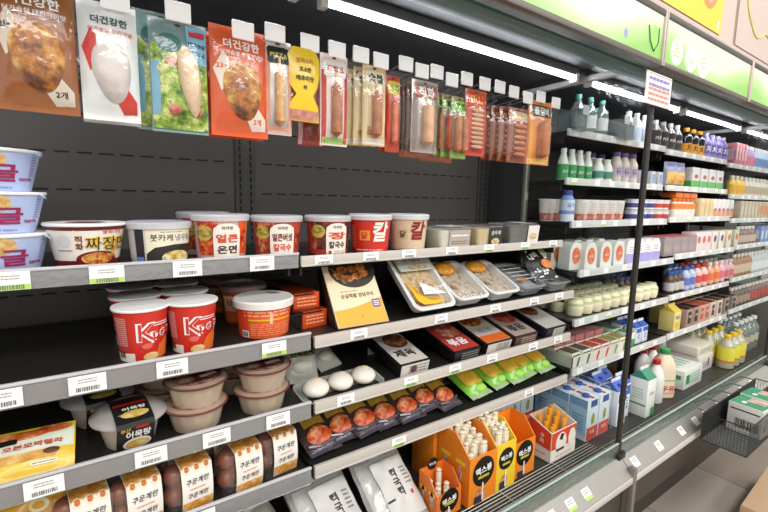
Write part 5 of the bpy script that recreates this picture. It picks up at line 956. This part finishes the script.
p = gable('milk_carton', 'tall blue-roofed white milk carton behind the dark post', .078, .075, .165, .035, mat('eaeef4', .4), mat('4a6ac0', .4), mk_deco(BLU, '우유'), 'tall blue milk cartons', mat('3a5ab8', .4)); put(p, [(1.945, .93), (2.03, .955), (1.945, 1.02), (2.03, 1.04), (1.945, 1.105), (2.03, 1.125)], DK+.001)
def gdeco(t, fp, lp, w_, d, h): rect(t, 'green_foot', fp, w_*.25, h*.12, w_*.45, h*.22, GRN); rect(t, 'green_stripe', lp, 0, h*.32, d*.9, .008, GRN); text(t, '우유', fp, .0, h*.62, mat('c84a4a', .5), height=.02); lines(t, lp, 0, h*.6, d*.6, h*.3, mat('b8d0c0', .5), 4)
p = gable('milk_carton', 'white milk carton with green gable roof beside the red-capped bottles', .082, .085, .185, .04, mat('eef0ea', .4), mat('3f8f72', .4), gdeco, None); put(p, [(xat(641, 400, .90), .90)], DK+.001)
mp_ = [(.036, 0), (.040, .006), (.040, .12), (.038, .14), (.028, .17), (.016, .19), (.015, .20)]
p = bottle('milk_bottle', 'white plastic milk bottle with red cap beside the green-roofed carton', 'bottle', mp_, MILKW, mat('c8281c', .35), (.0175, .198, .222), None, None, group='white red-capped milk bottles'); put(p, [(xat(653, 400, .925), .925), (xat(641, 380, 1.04), 1.04), (xat(650, 378, 1.04), 1.04)], DK+.001); 
for j_, o in enumerate([k_ for k_ in bpy.data.objects if k_.get('group') == 'white red-capped milk bottles']): o['label'] = ('white plastic milk bottle with red cap between green-roofed carton and large jug', 'white plastic milk bottle with red cap behind the green-roofed carton', 'white plastic milk bottle with red cap behind the large jug')[j_]
# big jug
q = atZ(670, 399, DK); t = thing('milk_jug', 'large cream milk jug with green cap and red printed band', 'bottle', (q.x+.01, q.y+.05, DK+.001), rz=R(-30)); 
obj('body', MB().rr([(.100, .085, .03, 0), (.108, .094, .034, .006), (.108, .094, .034, .15), (.104, .090, .036, .175), (.080, .072, .034, .205), (.046, .046, .022, .228), (.042, .042, .02, .236)]), mat('ead9bc', .35, var=.03), t); obj('cap', MB().lathe([(.024, .234), (.025, .236), (.025, .254), (.022, .257)], 20), GRN, t); obj('neck_ring', MB().lathe([(.022, .228), (.026, .230), (.026, .233), (.022, .235)], 20), GRN, t)
fp = m_front(-.047); rect(t, 'green_line', fp, 0, .098, .1, .004, GRN); text(t, '우유', fp, .0, .055, mat('c84a3c', .5), width=.07, height=.03, bold=.04); lines(t, fp, 0, .03, .08, .012, mat('d87a6a', .5), 2); lp = lambda u, v, o: (-.054-o, -u, v); lines(t, lp, 0, .06, .06, .05, mat('d87a6a', .5), 4); rect(t, 'green_line', lp, 0, .098, .08, .004, GRN)
q = clone(p); put(q, [(xat(660, 365, 1.15), 1.15)], DK+.001, 'white plastic milk bottle with red cap, hindmost beside the multipacks')
# multipacks
def mpack(label, px, py, w_, d, h, bodym, deco, dz=0, dy=.0, rz=0):
    q = atZ(px, py, DK); t = brick('drink_multipack', label, 'multipack', w_, d, h, bodym, deco, None); t.location = W(q.x+w_/2, q.y+d/2+dy, DK+.001+dz); t.rotation_euler.z = rz; return t
def dg(t, f, l, w_, d, h): [rect(t, 'green_print', l, d*(.36-.18*k), h*.62, d*.12, h*.22, GRN, .002) for k in range(5)]; rect(t, 'green_badge', f, -w_*.3, h*.5, w_*.2, h*.5, GRN); lines(t, f, w_*.1, h*.5, w_*.5, h*.6, mat('8ac0a0', .5), 4); [rect(t, 'green_top_print', m_top(h), -w_*.3+w_*.2*k, 0, .012, d*.5, mat('7ac09a', .5)) for k in range(4)]
mpack('white drink multipack with green print beside the large jug', 683, 391, .24, .20, .105, mat('e6e9e2', .4), dg); mpack('white drink multipack with purple mark beyond the green-printed one', 705, 377, .22, .16, .10, mat('dfd8d0', .4), lambda t, f, l, w_, d, h: (rect(t, 'purple_mark', f, w_*.2, h*.5, .02, h*.5, PURP), lines(t, f, -w_*.1, h*.4, w_*.5, h*.4, GREYTXT, 3)), 0, .04)
mpack('beige drink multipack lying on top of the purple-marked one', 707, 378, .24, .17, .055, mat('e3ddcc', .4), lambda t, f, l, w_, d, h: lines(t, f, 0, h*.5, w_*.7, h*.5, mat('9ab08a', .5), 2), .104, .06); t = mpack('brown-edged carton pack behind the multipacks', 698, 374, .24, .15, .13, mat('c9b4a0', .4), None, 0, .16)
p = bottle('aloe_bottle', 'clear bottle with yellow label and yellow cap on the deck', 'bottle', bprof(.046, .205, .66, .4), clear('f4f4d0', .15, .9, .08, .45, 'e3e4c8'), YELLOW, (.018, .185, .207), mat('e3d94a', .4), (.0462, .05, .135), group='yellow-labelled clear bottles'); obj('orange_band', MB().lathe([(.0472, .040), (.0472, .052)], 20, False, False), mat('d87a2c', .4), p)
put(p, [(3.235+.096*(k % 3), .90+.10*(k // 3)) for k in range(12)], DK+.001); p = bottle('water_bottle', 'plain clear bottle standing beyond the yellow-labelled bottles', 'bottle', bprof(.038, .22, .66, .4), CLR, WHITE, (.017, .205, .227), mat('c9b8a8', .4), (.0382, .06, .11), group='plain clear bottles on the deck'); put(p, [(3.53+.09*(k % 5), .95+.09*(k // 5)) for k in range(10)], DK+.001)
# ================================================================ farther bays
def lab(m, a=.8, b_=.6, zz=.5, wd=None, wc=None, name='label_panel'):
    def f(t, fp, lp, w_, d, h):
        rect(t, name, fp, 0, h*zz, w_*a, h*b_, m, .003); rect(t, name, lp, 0, h*zz, d*a, h*b_, m, .003)
        if wd: text(t, wd, fp, 0, h*zz, wc or WHITE, width=w_*.5)
    return f
def span(p0, p1, py, Y, n): a, b_ = xat(p0, py, Y), xat(p1, py, Y); return [(a+(b_-a)*(k+.5)/n, Y) for k in range(n)], (b_-a)/n
def rowB(proto, p0, p1, py, Y, n, z, label=None, deep=1, dy=.085):
    pts, _ = span(p0, p1, py, Y, n); put(proto, [(x, y+dy*j) for j in range(deep) for x, y in pts], z)
# bay beside the post, top to bottom
z = zs(B3, 0)
p = bottle('coffee_bottle', 'dark coffee bottle with white print on the top shelf', 'bottle', bprof(.032, .15, .62, .42), mat('8a8480', .25, coat=.5), mat('d9d9d9', .4), (.014, .134, .156), mat('38302c', .35), (.0322, .02, .10), group='dark coffee bottles', word='커피', wc=WHITE); rowB(p, 651, 680, 130, 1.13, 4, z)
p = bottle('juice_bottle', 'black bottle with orange label on the top shelf', 'bottle', bprof(.034, .15, .66, .4), mat('1f1c1a', .25, coat=.4), mat('e8a02c', .4), (.015, .134, .156), mat('e8a42c', .4), (.0342, .012, .066), group='black and orange bottles', word='차', wc=INK); rowB(p, 683, 703, 130, 1.13, 3, z)
p = bottle('purple_bottle', 'purple soft drink bottle on the top shelf', 'bottle', bprof(.033, .148, .64, .45), mat('8f7fc0', .3, coat=.3), mat('c9c0e4', .4), (.015, .134, .154), mat('6a5aa8', .4), (.0332, .03, .085), group='purple bottles', word='차'); rowB(p, 703, 726, 135, 1.13, 4, z)
z = zs(B3, 1)
for k, (px, lb) in enumerate(((668, 'blue and yellow foil pouch beside the green packs'), (676, 'blue and yellow foil pouch touching the green packs'))):
    x = xat(px, 170, 1.12); t = thing('foil_pouch', lb, 'pouch', (x, 1.11, z), rz=R(-15)); mp = bag(t, .10, .14, .022, mat('9aa0c8', .28, coat=.4), 140+k); rect(t, 'yellow_panel', mp, 0, .05, .08, .07, mat('e8c87a', .4), off=.004, rings=6); disc(t, 'fruit_picture', mp, .01, .045, .05, .04, food(['d8642c', 'e8a04a', 'f0d890'], 50), off=.006)
p = brick('yoghurt_multipack', 'white cup pack with green base on the second shelf', 'drink pack', .105, .10, .125, mat('e3e0dc', .4), lambda t, fp, lp, w_, d, h: (rect(t, 'green_base', fp, 0, h*.20, w_*.96, h*.36, mat('5fb85a', .4)), rect(t, 'green_base', lp, 0, h*.20, d*.96, h*.36, mat('5fb85a', .4)), disc(t, 'red_mark', fp, 0, h*.58, w_*.5, h*.2, mat('b8605a', .4))), 'green-based cup packs'); rowB(p, 683, 716, 170, 1.14, 4, z)
z = zs(B3, 2)
p = bottle('vitamin_bottle', 'small white bottle with orange shoulder band on the third shelf', 'bottle', bprof(.028, .105, .6, .55), mat('ece4da', .4), mat('e87a2c', .4), (.017, .092, .112), mat('ee8a3c', .4), (.0282, .05, .08), group='orange-banded bottles'); rowB(p, 670, 691, 210, 1.09, 5, z)
p = brick('orange_carton', 'orange carton lying over the orange-banded bottles', 'carton', .09, .08, .03, mat('ea7a2c', .4), None, 'orange cartons'); put(p, [(xat(672, 196, 1.12)+.1*k, 1.12, z+.114) for k in range(3)], z)
p = brick('cream_box', 'tall cream box beside the orange-banded bottles', 'box', .06, .08, .115, mat('e0d4b0', .4), lab(mat('e8c88a', .4)), 'cream boxes'); rowB(p, 692, 706, 212, 1.09, 3, z)
p = brick('peach_carton', 'white carton with peach and purple base on the third shelf', 'carton', .06, .07, .115, mat('efe9e8', .4), lambda t, fp, lp, w_, d, h: (rect(t, 'peach_base', fp, 0, h*.25, w_*.9, h*.4, mat('e89a6a', .4)), disc(t, 'purple_mark', fp, 0, h*.42, w_*.5, h*.2, mat('a85a9a', .4))), 'peach-based cartons'); rowB(p, 706, 727, 212, 1.09, 5, z)
z = zs(B3, 3)
p = brick('clear_box', 'clear plastic box of pale desserts with pink lid', 'box', .11, .12, .10, clear('f4e6e4', .16, .9, .1, .45, 'cfc4c4'), lambda t, fp, lp, w_, d, h: rect(t, 'dessert', fp, 0, h*.35, w_*.8, h*.4, mat('c9b8b8', .4), off=-.004), 'clear dessert boxes', mat('d87a7a', .4)); rowB(p, 653, 685, 240, 1.06, 4, z)
for k, (a, b_, cm, mm, nm, n) in enumerate(((688, 703, 'ead9d6', 'd8605a', 'pink', 3), (703, 717, 'e6e0d4', '6a3a9a', 'purple', 2), (717, 732, 'e3d8c0', 'e0702c', 'orange', 2))):
    p = brick('dessert_carton', 'pale carton with %s mark on the dessert shelf' % nm, 'carton', .078, .08, .115, mat(cm, .4), lambda t, fp, lp, w_, d, h: disc(t, 'colour_mark', fp, 0, h*.62, w_*.5, h*.36, mat(mm, .4)), '%s-marked dessert cartons' % nm); rowB(p, a, b_, 245, 1.045, n, z)
z = zs(B3, 4)
for k, (a, b_, cm, km, lm, nm, n) in enumerate(((681, 692, 'b9c4e0', '4a6ab8', '6a7ac0', 'pale blue', 2), (692, 704, 'e8c4b8', 'c83a30', 'd8504a', 'red-capped peach', 2), (704, 716, 'eaa884', 'e8dcd4', 'e87a4a', 'orange', 2), (716, 729, 'eab8bc', 'efe0e0', 'e07a8a', 'pink', 3))):
    p = bottle('soft_drink_bottle', '%s soft drink bottle on the fifth shelf' % nm, 'bottle', bprof(.031, .135, .66, .45), mat(cm, .3, coat=.4), mat(km, .4), (.017, .12, .142), mat(lm, .4), (.0312, .03, .075), group='%s drink bottles' % nm); rowB(p, a, b_, 280, 1.05, n, z, deep=2)
p = bottle('coffee_bottle', 'small dark coffee bottle with blue cap beside the pale blue bottles', 'bottle', bprof(.028, .115, .66, .5), mat('5a4438', .3), BLU, (.018, .104, .124), mat('c9c4c0', .4), (.0282, .012, .06), group='blue-capped coffee bottles'); rowB(p, 666, 680, 285, 1.06, 3, z)
z = zs(B3, 5)
p = gable('juice_carton', 'yellow gable-topped juice carton on the shelf above the jug', .085, .08, .115, .03, mat('ecd98a', .4), mat('e3c84a', .4), lambda t, fp, lp, w_, d, h: (text(t, '바나', fp, 0, h*.72, mat('5a6ab0', .5), width=w_*.6), disc(t, 'banana_picture', fp, 0, h*.3, w_*.6, h*.36, mat('e3c23c', .4))), 'yellow juice cartons'); put(p, [(xat(669, 325, 1.04), 1.04), (xat(659, 322, 1.14), 1.14)], z)
for k, (a, b_, cm, mm, nm, n) in enumerate(((676, 689, 'a88a7c', '3a2a24', 'brown and black', 2), (689, 699, 'c9a08c', 'c8604a', 'peach and red', 2), (699, 712, 'd5c4b4', '5a3a30', 'beige and brown', 2), (712, 726, '9a8474', '2a2220', 'dark taupe', 2))):
    p = brick('coffee_multipack', '%s coffee carton pack on the lowest shelf' % nm, 'carton', .085, .10, .115, mat(cm, .4), lambda t, fp, lp, w_, d, h: (rect(t, 'print_panel', fp, .0, h*.55, w_*.5, h*.6, mat(mm, .4)), text(t, '커피', fp, 0, h*.6, WHITE, width=w_*.4)), '%s coffee packs' % nm, mat(mm, .4)); rowB(p, a, b_, 320, 1.04, n, z, deep=2, dy=.11)
# farthest chiller, left to right per shelf
def far(kind, label, group, k, p0, p1, py, n, cm, mm, h=.12, cap=None, deep=1):
    Y = B4[k][0]+.045; pts, wd = span(p0, p1, py, Y, n); wd = min(wd*.82, .12)
    if kind == 'b': p = bottle('drink_bottle', label, 'bottle', bprof(wd*.48, h, .64, .45), mat(cm, .3, coat=.3), mat(cap or 'e8e4e0', .4), (wd*.24, h*.88, h*1.04), mat(mm, .4), (wd*.482, h*.15, h*.55), group=group)
    else: p = brick('drink_carton', label, 'carton', wd, .08, h, mat(cm, .4), lab(mat(mm, .4), .7, .5), group)
    put(p, [(x, y+.1*j) for j in range(deep) for x, y in pts], B4[k][1]-.008)
far('c', 'pink and red carton on the top shelf of the drinks chiller', 'pink cartons of the drinks chiller', 0, 729, 741, 150, 4, 'd87a84', 'f0c8cc', .15); far('b', 'lilac and pink bottle on the top shelf of the drinks chiller', 'lilac bottles of the drinks chiller', 0, 741, 753, 152, 4, 'c9a8d0', 'e07a9a', .15); far('b', 'pale blue striped bottle on the top shelf of the drinks chiller', 'pale blue bottles of the drinks chiller', 0, 753, 768, 155, 6, 'd0dcea', '7a94c0', .15)
far('b', 'yellow juice bottle on the second shelf of the drinks chiller', 'yellow bottles of the drinks chiller', 1, 729, 742, 180, 3, 'e8c04a', 'e8a82c', .13); far('b', 'cream bottle on the second shelf of the drinks chiller', 'cream bottles of the drinks chiller', 1, 742, 768, 183, 7, 'd9cfc0', 'b9a890', .13)
far('c', 'beige paper carton on the third shelf of the drinks chiller', 'beige cartons of the drinks chiller', 2, 733, 751, 212, 5, 'c9b8a0', 'd9ccb8', .125); far('c', 'orange-topped beige carton on the third shelf of the drinks chiller', 'orange-topped cartons of the drinks chiller', 2, 751, 768, 212, 5, 'cdb898', 'e0904a', .125)
far('b', 'brown glass bottle on the fourth shelf of the drinks chiller', 'brown bottles of the drinks chiller', 3, 734, 752, 238, 5, '8a6a5a', 'c9b4a4', .12); far('c', 'blue carton on the fourth shelf of the drinks chiller', 'blue cartons of the drinks chiller', 3, 753, 768, 238, 4, '7a90c8', 'c9d4ea', .12)
far('b', 'brown tea bottle on the fifth shelf of the drinks chiller', 'tea bottles of the drinks chiller', 4, 730, 748, 268, 5, 'a87a5c', 'd8c0a8', .15); far('b', 'clear bottle on the fifth shelf of the drinks chiller', 'clear bottles of the drinks chiller', 4, 748, 768, 262, 6, 'c4c8c8', 'dfe4e4', .15)
far('b', 'dark cola bottle on the lowest shelf of the drinks chiller', 'dark bottles of the drinks chiller', 5, 727, 745, 305, 5, '6a5448', 'a89080', .13); far('b', 'red-labelled bottle on the lowest shelf of the drinks chiller', 'red-labelled bottles of the drinks chiller', 5, 745, 768, 298, 7, '7a5a50', 'b84a40', .13)
# ================================================================ wire basket hung on the ledge, boxes, carton on the floor
bx0, bx1, by0, by1, bz0, bz1 = 0, .70, 0, .165, 0, .125
t = thing('wire_basket', 'dark wire basket hooked on the front ledge of the milk chiller', 'basket', (2.22, .505, -1.045)); WM = mat('333332', .45, metal=.3)
for z_ in (bz0, bz1): obj('rim_wire', MB().tube([(bx0, by0, z_), (bx1, by0, z_), (bx1, by1, z_), (bx0, by1, z_), (bx0, by0, z_)], .0028, 6), WM, t)
g = MB()
for k in range(61): x = bx1*k/60; g.tube([(x, by0, bz0), (x, by0, bz1)], .0008, 3); g.tube([(x, by1, bz0), (x, by1, bz1)], .0008, 3)
for k in range(15): y = by1*k/14; g.tube([(bx0, y, bz0), (bx0, y, bz1)], .0008, 3); g.tube([(bx1, y, bz0), (bx1, y, bz1)], .0008, 3)
for k in range(1, 11): zz = bz1*k/11; g.tube([(bx0, by0, zz), (bx1, by0, zz)], .0008, 3); g.tube([(bx0, by0, zz), (bx0, by1, zz)], .0008, 3)
obj('back_plate', MB().box(bx0, bx1, by1-.002, by1, 0, bz1), mat('1d1c1b', .5), t)
obj('side_mesh', g, WM, t)['kind'] = 'stuff'
obj('bottom_plate', MB().box(bx0, bx1, by0, by1, -.002, .002), mat('6a6c6a', .4, metal=.3, bump=.5, scale=300), t)
for k in range(5): x = .03+.16*k; obj('hook_wire', MB().tube([(x, by1, bz1), (x, by1+.05, bz1-.0), (x, by1+.10, bz1-.045)], .0032, 6), mat('8a8a86', .3, metal=.6), t)
for k, (x, lb) in enumerate(((2.43, 'white box with green top lying in the wire basket, nearest its open end'), (2.58, 'white box with green top lying in the wire basket, behind another box'))):
    t = thing('product_box', lb, 'box', (x, .515, -1.042), rz=R(-4)); obj('carton', MB().bbox(0, .135, 0, .13, 0, .135, .002), mat('e3e0da', .45), t); tp = m_top(.135); rect(t, 'green_top', tp, .068, .065, .13, .125, mat('3f9a72', .45), off=.0008); rect(t, 'picture_panel', tp, .095, .05, .06, .07, food(['a87a6a', 'd8b4a4', 'efe0d8'], 40), off=.0015); disc(t, 'white_logo', tp, .04, .085, .03, .02, WHITE, off=.0015)
    lp = lambda u, v, o: (-o, .065-u, v); rect(t, 'black_strip', lp, 0, .108, .11, .006, INK, off=.0008); bars(t, lp, .01, .045, .09, .045, INK, 20, .0008); lines(t, m_front(0), .068, .06, .1, .06, GREYTXT, 6, .0008)
t = thing('cardboard_box', 'plain brown cardboard box on the floor under the wire basket', 'box', (2.44, .28, -ZC), rz=R(3)); KR = mat('c9a888', .6, var=.06, scale=20)
obj('carton', MB().bbox(0, .5, 0, .27, 0, .115, .003), KR, t); obj('lid_flap', MB().box(.003, .497, .003, .133, .115, .119), KR, t); obj('lid_flap', MB().box(.003, .497, .137, .267, .115, .119), KR, t); obj('tape', MB().box(-.0005, .5005, .12, .15, .1192, .1198), mat('b8946c', .4), t)
